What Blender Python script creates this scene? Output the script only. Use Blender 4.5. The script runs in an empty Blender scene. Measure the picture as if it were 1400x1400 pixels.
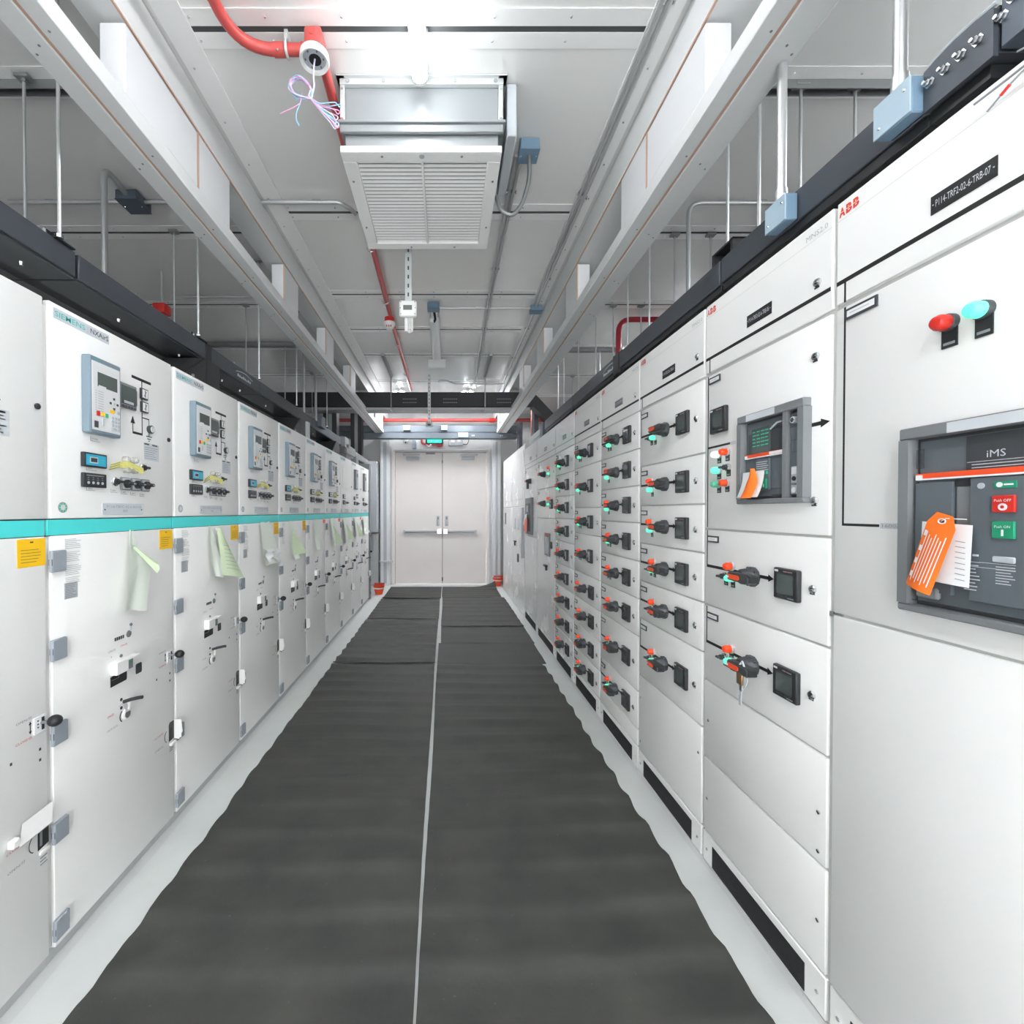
import bpy, bmesh, math, random
from mathutils import Vector, Matrix
R = math.radians
random.seed(7)
SC = bpy.context.scene
COL = SC.collection

# ------------------------------------------------------------------ materials
def lin(c):
    c /= 255.0
    return c/12.92 if c <= .04045 else ((c+.055)/1.055)**2.4
MATS = {}
def mat(name, rgb, rough=.5, metal=0., emit=0., noise=0., nscale=8., bump=0., bscale=200., coat=0., emcol=None, stretch=None):
    m = bpy.data.materials.new(name); m.use_nodes = True
    nt = m.node_tree; b = nt.nodes['Principled BSDF']
    col = tuple(lin(c) for c in rgb) + (1,)
    b.inputs['Base Color'].default_value = col
    b.inputs['Roughness'].default_value = rough
    b.inputs['Metallic'].default_value = metal
    if coat: b.inputs['Coat Weight'].default_value = coat
    if emit:
        e = tuple(lin(c) for c in (emcol or rgb)) + (1,)
        b.inputs['Emission Color'].default_value = e
        b.inputs['Emission Strength'].default_value = emit
    if noise or bump:
        tc = nt.nodes.new('ShaderNodeTexCoord'); src = tc.outputs['Object']
        if stretch:
            mp = nt.nodes.new('ShaderNodeMapping'); mp.inputs['Scale'].default_value = stretch
            nt.links.new(src, mp.inputs['Vector']); src = mp.outputs['Vector']
    if noise:
        n = nt.nodes.new('ShaderNodeTexNoise'); n.inputs['Scale'].default_value = nscale; n.inputs['Detail'].default_value = 5
        nt.links.new(src, n.inputs['Vector'])
        r = nt.nodes.new('ShaderNodeValToRGB')
        r.color_ramp.elements[0].position = .3; r.color_ramp.elements[1].position = .7
        r.color_ramp.elements[0].color = tuple(c*(1-noise) for c in col[:3]) + (1,)
        r.color_ramp.elements[1].color = tuple(min(1, c*(1+noise)) for c in col[:3]) + (1,)
        nt.links.new(n.outputs['Fac'], r.inputs['Fac']); nt.links.new(r.outputs['Color'], b.inputs['Base Color'])
        mr = nt.nodes.new('ShaderNodeMapRange'); mr.inputs['To Min'].default_value = max(0, rough-.06); mr.inputs['To Max'].default_value = min(1, rough+.06)
        nt.links.new(n.outputs['Fac'], mr.inputs['Value']); nt.links.new(mr.outputs['Result'], b.inputs['Roughness'])
    if bump:
        n2 = nt.nodes.new('ShaderNodeTexNoise'); n2.inputs['Scale'].default_value = bscale; n2.inputs['Detail'].default_value = 4
        nt.links.new(src, n2.inputs['Vector'])
        bp = nt.nodes.new('ShaderNodeBump'); bp.inputs['Strength'].default_value = bump; bp.inputs['Distance'].default_value = .002
        nt.links.new(n2.outputs['Fac'], bp.inputs['Height']); nt.links.new(bp.outputs['Normal'], b.inputs['Normal'])
    MATS[name] = m
    return m
def glass(name, rgb, alpha):
    m = mat(name, rgb, .06); b = m.node_tree.nodes['Principled BSDF']
    b.inputs['Alpha'].default_value = alpha
    return m

WHITE  = mat('white_powder_coat', (243,243,241), .42, noise=.012, nscale=3)
WHITE2 = mat('white_gloss_coat', (242,243,243), .26, noise=.012, nscale=3)
CARC   = mat('cabinet_carcass_grey', (224,224,221), .5)
PLINTH = mat('plinth_grey', (190,194,194), .5, noise=.03)
TEAL   = mat('teal_stripe', (80,224,222), .4)
TEALT  = mat('teal_print', (60,196,192), .5)
BLACK  = mat('black_print', (30,31,32), .5)
DARK   = mat('dark_plastic', (46,48,50), .38)
CHAR   = mat('charcoal_plastic', (66,69,73), .42)
VENT   = mat('black_vent_mesh', (30,32,33), .7, noise=.2, nscale=300)
GREY   = mat('grey_plastic', (125,129,132), .45)
GREYD  = mat('slate_panel', (96,104,110), .42, noise=.02, nscale=20)
GREYL  = mat('light_grey_plastic', (186,192,197), .45)
HINGE  = mat('hinge_grey', (152,160,168), .42)
BLUEG  = mat('relay_blue_grey', (122,140,152), .42)
RFACE  = mat('relay_face', (224,225,226), .4)
LCD    = mat('grey_lcd', (92,102,98), .18, coat=.5)
LCDK   = mat('meter_lcd', (84,92,92), .14, coat=.6)
CYAN   = mat('cyan_display', (56,176,208), .3)
RED    = mat('red_plastic', (214,44,34), .35)
REDP   = mat('red_pipe_paint', (198,82,78), .34, noise=.03)
REDT   = mat('red_print', (226,70,50), .5)
PINKT  = mat('faded_red_print', (214,96,96), .5)
ORANGE = mat('orange_plastic', (244,84,40), .35)
ORTAG  = mat('orange_card', (250,120,30), .6)
YELL   = mat('yellow_sticker', (252,200,22), .55)
YTAPE  = mat('yellow_tape', (224,218,120), .45)
GREENP = mat('green_plastic', (30,150,110), .35)
GREENM = mat('mint_lens', (70,190,150), .25)
GLAMP  = mat('green_lamp_lit', (104,226,184), .3, emit=.24, emcol=(78,255,180))
GDIM   = mat('green_lens_dull', (96,196,160), .3)
RLAMP  = mat('red_lamp_lens', (240,74,30), .28, emit=.06, emcol=(255,60,20))
WLAMP  = mat('white_lamp_lit', (250,252,255), .3, emit=.25)
CHROME = mat('chrome', (214,216,218), .16, metal=1.)
GALV   = mat('galvanised_steel', (160,163,164), .42, metal=.8)
STEEL  = mat('steel_conduit', (196,198,199), .36, metal=.7)
STRUT  = mat('pale_strut', (206,210,210), .42, metal=.4)
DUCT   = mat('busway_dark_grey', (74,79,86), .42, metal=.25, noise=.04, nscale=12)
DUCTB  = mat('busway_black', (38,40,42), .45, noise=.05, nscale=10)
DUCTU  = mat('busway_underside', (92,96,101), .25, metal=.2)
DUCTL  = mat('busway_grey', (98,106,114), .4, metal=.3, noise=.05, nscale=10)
ACBODY = mat('air_unit_coat', (150,155,157), .4, metal=.3)
JBOX   = mat('blue_grey_box', (118,146,168), .42)
JBOXL  = mat('pale_blue_plate', (168,190,204), .42)
JBOXD  = mat('navy_grey_box', (82,92,104), .45)
BEAM   = mat('beam_white_paint', (226,228,228), .42, noise=.015, nscale=5)
POST   = mat('post_white_paint', (230,232,234), .45)
SEAL   = mat('pink_sealant', (205,170,150), .7)
CEILM  = mat('ceiling_coated_steel', (240,240,238), .24, metal=.15)
CEILT  = mat('ceiling_trim_steel', (242,242,241), .32, metal=.1)
GROOVE = mat('dark_groove', (70,72,72), .6)
WALLM  = mat('wall_white_steel', (214,216,216), .4, noise=.02, nscale=1.5)
FLOORM = mat('floor_pale_epoxy', (206,208,208), .42, noise=.03, nscale=4)
DOORM  = mat('door_warm_white', (234,228,225), .42, noise=.012, nscale=2)
SHEET  = mat('floor_sheet_white', (212,216,214), .6, noise=.03, nscale=6)
CARCR  = mat('column_reveal_grey', (204,204,201), .5)
PAPER  = mat('white_paper', (236,237,238), .7)
PAPERG = mat('pale_green_paper', (236,243,232), .7)
PAPERG2= mat('green_paper_underside', (208,224,190), .7)
PRINT  = mat('grey_print', (150,154,158), .6)
PRINTL = mat('pale_print', (188,190,192), .6)
BLUEL  = mat('pale_label', (206,211,216), .6)
BRASS  = mat('brass_key', (150,118,86), .35, metal=.6)
LAMP   = mat('lamp_lit', (255,255,255), .4, emit=6.0, emcol=(250,252,255))
LAMPB  = mat('added_rear_lamp', (255,255,255), .4, emit=26., emcol=(250,252,255))  # for the unseen fill lamps added behind the viewer
LAMPS  = mat('added_side_lamp', (255,255,255), .4, emit=7., emcol=(250,252,255))  # for the unseen lamps added over the right bay
LAMPF  = mat('far_lamp_lit', (255,255,255), .4, emit=19., emcol=(250,252,255))
LAMPO  = mat('lamp_unlit', (243,244,244), .4)
CABLEW = mat('white_cable', (222,222,222), .5)
WPINK  = mat('pink_wire', (214,150,190), .5)
WBLUE  = mat('blue_wire', (140,196,226), .5)
WLILAC = mat('lilac_wire', (206,204,232), .5)
CLEARP = glass('clear_plastic', (232,232,222), .45)
SMOKE  = glass('clear_window', (60,64,66), .35)

def mat_rubber():
    m = mat('black_rubber', (70,71,70), .62)
    nt = m.node_tree; b = nt.nodes['Principled BSDF']
    tc = nt.nodes.new('ShaderNodeTexCoord')
    n1 = nt.nodes.new('ShaderNodeTexNoise'); n1.inputs['Scale'].default_value = 3.5; n1.inputs['Detail'].default_value = 9; n1.inputs['Roughness'].default_value = .62
    n2 = nt.nodes.new('ShaderNodeTexNoise'); n2.inputs['Scale'].default_value = 55; n2.inputs['Detail'].default_value = 6
    nt.links.new(tc.outputs['Object'], n1.inputs['Vector']); nt.links.new(tc.outputs['Object'], n2.inputs['Vector'])
    r1 = nt.nodes.new('ShaderNodeValToRGB')
    e = r1.color_ramp.elements
    e[0].position = .3; e[0].color = (lin(54),lin(55),lin(55),1)
    e[1].position = .72; e[1].color = (lin(76),lin(76),lin(71),1)
    nt.links.new(n1.outputs['Fac'], r1.inputs['Fac'])
    r2 = nt.nodes.new('ShaderNodeValToRGB'); f = r2.color_ramp.elements
    f[0].position = .70; f[0].color = (0,0,0,1); f[1].position = .82; f[1].color = (.35,.35,.35,1)
    nt.links.new(n2.outputs['Fac'], r2.inputs['Fac'])
    mx = nt.nodes.new('ShaderNodeMix'); mx.data_type = 'RGBA'
    nt.links.new(r2.outputs['Color'], mx.inputs['Factor']); nt.links.new(r1.outputs['Color'], mx.inputs['A'])
    mx.inputs['B'].default_value = (lin(150),lin(150),lin(146),1)
    nt.links.new(mx.outputs['Result'], b.inputs['Base Color'])
    bp = nt.nodes.new('ShaderNodeBump'); bp.inputs['Strength'].default_value = .25; bp.inputs['Distance'].default_value = .003
    nt.links.new(n2.outputs['Fac'], bp.inputs['Height']); nt.links.new(bp.outputs['Normal'], b.inputs['Normal'])
    mr = nt.nodes.new('ShaderNodeMapRange'); mr.inputs['To Min'].default_value = .5; mr.inputs['To Max'].default_value = .75
    nt.links.new(n1.outputs['Fac'], mr.inputs['Value']); nt.links.new(mr.outputs['Result'], b.inputs['Roughness'])
    return m
RUBBER = mat_rubber()

# ------------------------------------------------------------------ mesh builder
TXT = {}
def text_mesh(s, bold=0):
    if (s, bold) not in TXT:
        c = bpy.data.curves.new('lettering', 'FONT'); c.body = s; c.size = 1; c.resolution_u = 2; c.offset = bold
        c.align_x = 'LEFT'; c.align_y = 'BOTTOM_BASELINE'
        o = bpy.data.objects.new('lettering', c)
        COL.objects.link(o)
        dg = bpy.context.evaluated_depsgraph_get(); dg.update()
        me = bpy.data.meshes.new_from_object(o.evaluated_get(dg))
        vs = [(v.co.x, v.co.y) for v in me.vertices]; fs = [tuple(p.vertices) for p in me.polygons]
        bpy.data.objects.remove(o); bpy.data.curves.remove(c); bpy.data.meshes.remove(me)
        if vs:
            x0 = min(v[0] for v in vs); x1 = max(v[0] for v in vs); y0 = min(v[1] for v in vs); y1 = max(v[1] for v in vs)
            vs = [((v[0]-x0)/(x1-x0), (v[1]-y0)/(y1-y0)) for v in vs]
        TXT[s, bold] = (vs, fs)
    return TXT[s, bold]

class MB:
    """collects shapes of one part; axes: x outward from a panel, y to the viewer's right, z up (or world axes)"""
    def __init__(s, m=None):
        s.v = []; s.f = []; s.fm = []; s.mats = []; s.cur = 0
        if m: s.use(m)
    def use(s, m):
        if m not in s.mats: s.mats.append(m)
        s.cur = s.mats.index(m); return s
    def add(s, vs, fs):
        o = len(s.v); s.v += [tuple(v) for v in vs]
        for f in fs: s.f.append(tuple(i+o for i in f)); s.fm.append(s.cur)
        return s
    def box(s, x0, x1, y0, y1, z0, z1, bev=0., seg=1):
        x0,x1 = min(x0,x1),max(x0,x1); y0,y1 = min(y0,y1),max(y0,y1); z0,z1 = min(z0,z1),max(z0,z1)
        vs = [(x,y,z) for x in (x0,x1) for y in (y0,y1) for z in (z0,z1)]
        fs = [(0,1,3,2),(4,6,7,5),(0,4,5,1),(2,3,7,6),(0,2,6,4),(1,5,7,3)]
        if not bev: return s.add(vs, fs)
        bm = bmesh.new(); bv = [bm.verts.new(v) for v in vs]
        for f in fs: bm.faces.new([bv[i] for i in f])
        bev = min(bev, .45*min(x1-x0, y1-y0, z1-z0))
        bmesh.ops.bevel(bm, geom=bm.edges[:], offset=bev, segments=seg, affect='EDGES', profile=.5)
        bm.verts.index_update()
        s.add([v.co.copy() for v in bm.verts], [[v.index for v in f.verts] for f in bm.faces]); bm.free()
        return s
    def p(s, u0, u1, z0, z1, w0=0., w1=.0008, bev=0., seg=1):      # panel box: u right, z up, w outward
        return s.box(w0, w1, u0, u1, z0, z1, bev, seg)
    def prism(s, poly, w0, w1):
        n = len(poly)
        a = sum(poly[i][0]*poly[(i+1)%n][1]-poly[(i+1)%n][0]*poly[i][1] for i in range(n))
        if a < 0: poly = poly[::-1]
        vs = [(w1,u,z) for u,z in poly] + [(w0,u,z) for u,z in poly]
        fs = [tuple(range(n)), tuple(range(2*n-1, n-1, -1))]
        fs += [((i+1)%n, i, n+i, n+(i+1)%n) for i in range(n)]
        return s.add(vs, fs)
    def lathe(s, c, ax, prof, n=16, cap=True):
        c = Vector(c); ax = Vector(ax).normalized()
        t = Vector((0,0,1)) if abs(ax.z) < .9 else Vector((1,0,0))
        e1 = ax.cross(t).normalized(); e2 = ax.cross(e1).normalized()
        vs = []
        for h, r in prof:
            for i in range(n):
                a = 2*math.pi*i/n
                vs.append(c + ax*h + (e1*math.cos(a)+e2*math.sin(a))*r)
        fs = []
        for k in range(len(prof)-1):
            for i in range(n):
                j = (i+1) % n
                fs.append((k*n+j, k*n+i, (k+1)*n+i, (k+1)*n+j)[::-1])
        if cap:
            fs.append(tuple(range(n))); fs.append(tuple(range((len(prof)-1)*n, len(prof)*n))[::-1])
        return s.add(vs, fs)
    def cyl(s, p0, p1, r, n=12, r1=None):
        p0 = Vector(p0); p1 = Vector(p1); d = p1-p0
        return s.lathe(p0, d, [(0,r),(d.length, r if r1 is None else r1)], n)
    def disc(s, u, z, r, w0, w1, n=16):
        return s.cyl((w0,u,z), (w1,u,z), r, n)
    def ball(s, c, r, n=12, sq=(1,1,1)):
        c = Vector(c); vs = [c+Vector((0,0,r*sq[2]))]; fs = []; rings = n//2
        for k in range(1, rings):
            t = math.pi*k/rings
            for i in range(n):
                a = 2*math.pi*i/n
                vs.append(c+Vector((r*sq[0]*math.sin(t)*math.cos(a), r*sq[1]*math.sin(t)*math.sin(a), r*sq[2]*math.cos(t))))
        vs.append(c-Vector((0,0,r*sq[2]))); L = len(vs)-1
        for i in range(n): fs.append((0, 1+i, 1+(i+1)%n))
        for k in range(rings-2):
            for i in range(n):
                a = 1+k*n+i; b = 1+k*n+(i+1)%n
                fs.append((a, a+n, b+n, b))
        for i in range(n): fs.append((L, 1+(rings-2)*n+(i+1)%n, 1+(rings-2)*n+i))
        return s.add(vs, fs)
    def tube(s, pts, r, n=8):
        pts = [Vector(p) for p in pts]; vs = []; e1 = None
        for i, p in enumerate(pts):
            t = (pts[min(i+1,len(pts)-1)]-pts[max(i-1,0)]).normalized()
            if e1 is None:
                q = Vector((0,0,1)) if abs(t.z) < .9 else Vector((1,0,0)); e1 = t.cross(q).normalized()
            e1 = (e1 - t*e1.dot(t)).normalized(); e2 = t.cross(e1)
            for k in range(n):
                a = 2*math.pi*k/n; vs.append(p+(e1*math.cos(a)+e2*math.sin(a))*r)
        fs = []
        for i in range(len(pts)-1):
            for k in range(n):
                j = (k+1) % n; fs.append((i*n+k, i*n+j, (i+1)*n+j, (i+1)*n+k))
        fs.append(tuple(range(n))[::-1]); fs.append(tuple(range((len(pts)-1)*n, len(pts)*n)))
        return s.add(vs, fs)
    def text(s, t, u0, u1, z0, z1, w=.0008, bold=0):                         # lettering fitted to a rectangle of the panel
        vs, fs = text_mesh(t, bold)
        return s.add([(w, u0+a*(u1-u0), z0+b*(z1-z0)) for a, b in vs], fs)
    def lines(s, u0, u1, z0, z1, n, w0=0., w1=.0008, fill=.38, ragged=.35):   # rows of unreadably small print
        h = (z1-z0)/n
        for i in range(n):
            e = u1-(u1-u0)*ragged*random.random()
            s.p(u0, e, z1-(i+.5)*h-h*fill/2, z1-(i+.5)*h+h*fill/2, w0, w1)
        return s
    def grid(s, fn, nu, nv):                                        # open sheet
        vs = [fn(i/nu, j/nv) for j in range(nv+1) for i in range(nu+1)]; fs = []
        for j in range(nv):
            for i in range(nu):
                a = j*(nu+1)+i; fs.append((a, a+1, a+nu+2, a+nu+1))
        return s.add(vs, fs)
    def mesh(s, name, off=(0,0,0)):
        me = bpy.data.meshes.new(name)
        me.from_pydata([(v[0]-off[0], v[1]-off[1], v[2]-off[2]) for v in s.v], [], s.f)
        for m in s.mats: me.materials.append(m)
        me.polygons.foreach_set('material_index', s.fm)
        me.polygons.foreach_set('use_smooth', [True]*len(s.f))
        me.update()
        bm = bmesh.new(); bm.from_mesh(me); bmesh.ops.recalc_face_normals(bm, faces=bm.faces[:]); bm.to_mesh(me); bm.free()
        me.set_sharp_from_angle(angle=R(38))
        return me
    def build(s, name, parent=None, **kw):
        if parent is None:
            xs = [v[0] for v in s.v]; ys = [v[1] for v in s.v]; zs = [v[2] for v in s.v]
            off = ((min(xs)+max(xs))/2, (min(ys)+max(ys))/2, min(zs))
        else: off = (0,0,0)
        o = bpy.data.objects.new(name, s.mesh(name, off)); COL.objects.link(o)
        if parent is None: o.location = off
        else: o.parent = parent
        if kw: tag(o, **kw)
        return o

def tag(o, label=None, cat=None, group=None, kind=None):
    if label: o['label'] = label
    if cat: o['category'] = cat
    if group: o['group'] = group
    if kind: o['kind'] = kind
    return o
def thing(name, loc, label, cat, group=None, rz=0):
    o = bpy.data.objects.new(name, None); COL.objects.link(o)
    o.empty_display_size = .1; o.location = loc; o.rotation_euler.z = rz
    return tag(o, label, cat, group)
CACHE = {}
def part(name, key, fn, parent, loc=(0,0,0), label=None):           # same part in many places: mesh data shared
    if key not in CACHE:
        mb = MB(); fn(mb); CACHE[key] = mb.mesh(name)
    o = bpy.data.objects.new(name, CACHE[key]); COL.objects.link(o)
    o.parent = parent; o.location = loc
    if label: o['label'] = label
    return o
def struct(mb, name, parent=None):
    return mb.build(name, parent, **({} if parent else {'kind': 'structure'}))
def bend(pts, rad, n=6):
    """polyline with rounded corners"""
    pts = [Vector(p) for p in pts]; out = [pts[0]]
    for i in range(1, len(pts)-1):
        a = (pts[i-1]-pts[i]).normalized(); b = (pts[i+1]-pts[i]).normalized()
        r = min(rad, .48*(pts[i-1]-pts[i]).length, .48*(pts[i+1]-pts[i]).length)
        p0 = pts[i]+a*r; p2 = pts[i]+b*r
        for k in range(n+1):
            t = k/n; out.append(p0*(1-t)**2 + pts[i]*2*t*(1-t) + p2*t*t)
    out.append(pts[-1]); return out
# ------------------------------------------------------------------ setting
LW, RW, BK, EW, CZ = -3.0, 2.5, -3.0, 8.87, 3.39     # left / right wall, wall behind the camera, end wall, ceiling
AX, BX = -1.255, 1.073                               # front planes of the two switchgear rows
m = MB(FLOORM); m.box(LW-.1, RW+.1, BK-.1, EW+.1, -.1, 0); struct(m, 'floor')
m = MB(CEILM); m.box(LW-.1, RW+.1, BK-.1, EW+.1, CZ, CZ+.1); struct(m, 'ceiling')
m = MB(WALLM); m.box(LW-.1, LW, BK, EW, 0, CZ); struct(m, 'wall_left')
m = MB(WALLM); m.box(RW, RW+.1, BK, EW, 0, CZ); struct(m, 'wall_right')
m = MB(WALLM); m.box(LW-.1, -1.1, BK-.1, BK, 0, CZ); m.box(1.0, RW+.1, BK-.1, BK, 0, CZ); m.box(-1.1, 1.0, BK-.1, BK, 2.6, CZ); struct(m, 'wall_back')   # unseen doorway, added behind the camera to let world light in as fill
# end wall, around the door opening
DX0, DX1, DZ = -1.015, .80, 2.62
m = MB(WALLM)
m.box(LW-.1, DX0, EW, EW+.1, 0, CZ); m.box(DX1, RW+.1, EW, EW+.1, 0, CZ); m.box(DX0, DX1, EW, EW+.1, DZ, CZ)
struct(m, 'wall_end')
# double door
d = MB(DOORM); d.box(DX0-.06, DX0, EW-.03, EW+.08, 0, DZ+.06, .004); d.box(DX1, DX1+.06, EW-.03, EW+.08, 0, DZ+.06, .004); d.box(DX0, DX1, EW-.03, EW+.08, DZ, DZ+.06, .004)
door = struct(d, 'door_1')
def q(o):                                            # child of the door frame mesh, built in world coordinates
    return o
off = door.location.copy()
def dpart(mb, name, parent=None):
    me = mb.mesh(name, off); o = bpy.data.objects.new(name, me); COL.objects.link(o); o.parent = parent or door
    return o
SPLIT = -.075
for a, b in ((DX0+.004, SPLIT-.004), (SPLIT+.004, DX1-.004)):
    l = MB(DOORM); l.box(a, b, EW, EW+.045, .006, DZ-.004, .003); leaf = dpart(l, 'door_leaf')
    k = MB(GREYL); s = -1 if a < SPLIT-.1 else 1
    x0, x1 = (SPLIT-.06, -.83) if s < 0 else (SPLIT+.06, .585)
    k.box(min(x0,x1), max(x0,x1), EW-.055, EW-.0, 1.022, 1.07, .004); k.use(GREY).box(min(x0,x1)+.03, max(x0,x1)-.03, EW-.058, EW-.05, 1.034, 1.046, .002)
    k.use(GREYL).box(x1-.02, x1+.02, EW-.06, EW, 1.02, 1.08, .004)
    k.use(CHROME).box(x0-.045, x0+.045, EW-.075, EW, 1.0, 1.10, .008)
    o = dpart(k, 'panic_bar', leaf)
    o = bpy.data.objects.new('x', None); bpy.data.objects.remove(o)
    h = MB(GREYL); c = SPLIT+s*.085
    h.box(c-.032, c+.032, EW-.012, EW, 1.155, 1.36, .012, 2); h.use(GREY).box(c-.012, c+.012, EW-.02, EW-.01, 1.29, 1.34, .004)
    h.use(GREYL).box(c-.02, c+.02, EW-.035, EW-.01, 1.18, 1.28, .006)
    dpart(h, 'lever_plate', leaf)
    cl = MB(GREYL); cx = -.66 if s < 0 else .43
    cl.box(cx-.13, cx+.13, EW-.075, EW, 2.47, 2.53, .006)
    cl.box(cx-.15*s, cx-.15*s+.34*s, EW-.10, EW-.085, 2.545, 2.565); cl.box(cx+.17*s, cx+.19*s, EW-.1, EW, 2.55, 2.58)
    dpart(cl, 'door_closer', leaf)
g = MB(BLACK); g.box(SPLIT-.004, SPLIT+.004, EW+.004, EW+.03, .01, DZ-.01); g.use(DARK).box(SPLIT-.012, SPLIT+.012, EW-.012, EW, .06, .14)
g.box(SPLIT-.008, SPLIT+.008, EW-.008, EW, 2.40, 2.46); dpart(g, 'meeting_seal')
g = MB(GREYL); g.box(DX0-.02, DX1+.02, EW-.05, EW-.03, 2.63, 2.66); g.use(GREY).box(-.40, -.22, EW-.06, EW-.03, 2.575, 2.60); dpart(g, 'head_trim')

# ceiling seams over the aisle and over the side bays: two cover strips with a dark joint between
n = 0
def seam(x0, x1, y, w=.075):
    global n
    n += 1
    t = MB(CEILT)
    t.box(x0, x1, y-w, y-.012, CZ-.004, CZ-.0005); t.box(x0, x1, y+.012, y+w, CZ-.004, CZ-.0005)
    t.use(GROOVE).box(x0, x1, y-.012, y+.012, CZ-.002, CZ-.0005)
    t.use(CHROME)
    k = int((x1-x0)/.3)
    for i in range(k):
        for dy in (-.6*w, .6*w): t.lathe((x0+.12+i*.3, y+dy, CZ-.004), (0,0,-1), [(0,.006),(.003,.004)], 6)
    struct(t, 'trim_%d' % n)
for y in (.71, 1.815, 2.915, 4.01, 4.776, 5.554, 6.673, 7.6): seam(-1.13, .91, y, .075 if y < 5 else .05)
for y in (.94, 2.04, 3.125, 4.205, 5.3, 6.4, 7.5):
    seam(LW, -1.31, y); seam(1.12, RW, y)
# long edge strips beside the girders
for x0, x1 in ((-1.13, -1.02), (.80, .91)):
    n += 1
    t = MB(CEILT); t.box(x0, x1, BK, EW, CZ-.008, CZ-.0005)
    t.use(CHROME)
    for i in range(36): t.lathe((x0+.03 if x0 < 0 else x1-.03, -1+i*.27, CZ-.008), (0,0,-1), [(0,.006),(.003,.004)], 6)
    struct(t, 'trim_%d' % n)

# steel frame lines: lower beam, upper girder, posts
def beam(xi, xo, side):
    s = -1 if xi < 0 else 1
    b = MB(BEAM); g0 = xi + s*.062; g1 = xi + s*.075
    b.box(xi, g0, -1.5, EW, 2.887, 2.952, .003); b.box(g1, xo, -1.5, EW, 2.887, 2.952, .003)
    b.use(SEAL).box(g0, g1, -1.5, EW, 2.893, 2.94)
    b.use(GREY)
    for i in range(16):
        y = 1.3+i*.47
        for fx in (.35, .62, .8): b.lathe((xi+(xo-xi)*fx*(1.1 if fx > .6 else .7), y+.15*fx, 2.887), (0,0,-1), [(0,.0042),(.002,.0035)], 6)
    b.build('ceiling_beam', label='long white steel beam running above the %s switchgear row' % side, cat='beam')
    g = MB(BEAM)
    g.box(xi, xo, -1.5, EW, 3.222, CZ-.009, .003); g.use(SEAL).box(xi+s*.003, xi+s*.010, -1.5, EW, 3.215, 3.2225)
    g.build('ceiling_girder', label='white steel girder under the ceiling on the %s side of the aisle' % side, cat='girder')
beam(-1.15, -1.305, 'left'); beam(.929, 1.108, 'right')
ORD = ['nearest the camera', 'second from the camera', 'third from the camera', 'fourth from the camera', 'fifth from the camera', 'sixth from the camera', 'seventh from the camera', 'eighth from the camera']
for xi, xo, side in ((-1.15, -1.245, 'left'), (.929, 1.025, 'right')):
    s = -1 if xi < 0 else 1
    for i, y in enumerate((2.10, 3.20, 4.30, 5.40, 6.82, 7.85)):
        pm = MB(POST)
        pm.box(xi+s*.004, xo, y, y+.30, 2.952, 3.212, .004)
        pm.use(SEAL).box(xi+s*.002, xi+s*.010, y-.004, y, 2.952, 3.21)
        pm.build('frame_post', label='short white steel post on the %s ceiling beam, %s' % (side, ORD[i]), cat='post', group='short posts on the %s beam' % side)
    pm = MB(POST); pm.box(xi+s*.003, xo, 1.62, 2.088, 2.952, 3.205, .004)
    pm.use(SEAL).box(xi+s*.004, xi+s*.011, 2.088, 2.096, 2.952, 3.21)
    pm.build('infill_panel', label='bright white infill panel closing the nearest bay above the %s beam' % side, cat='panel')

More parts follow.
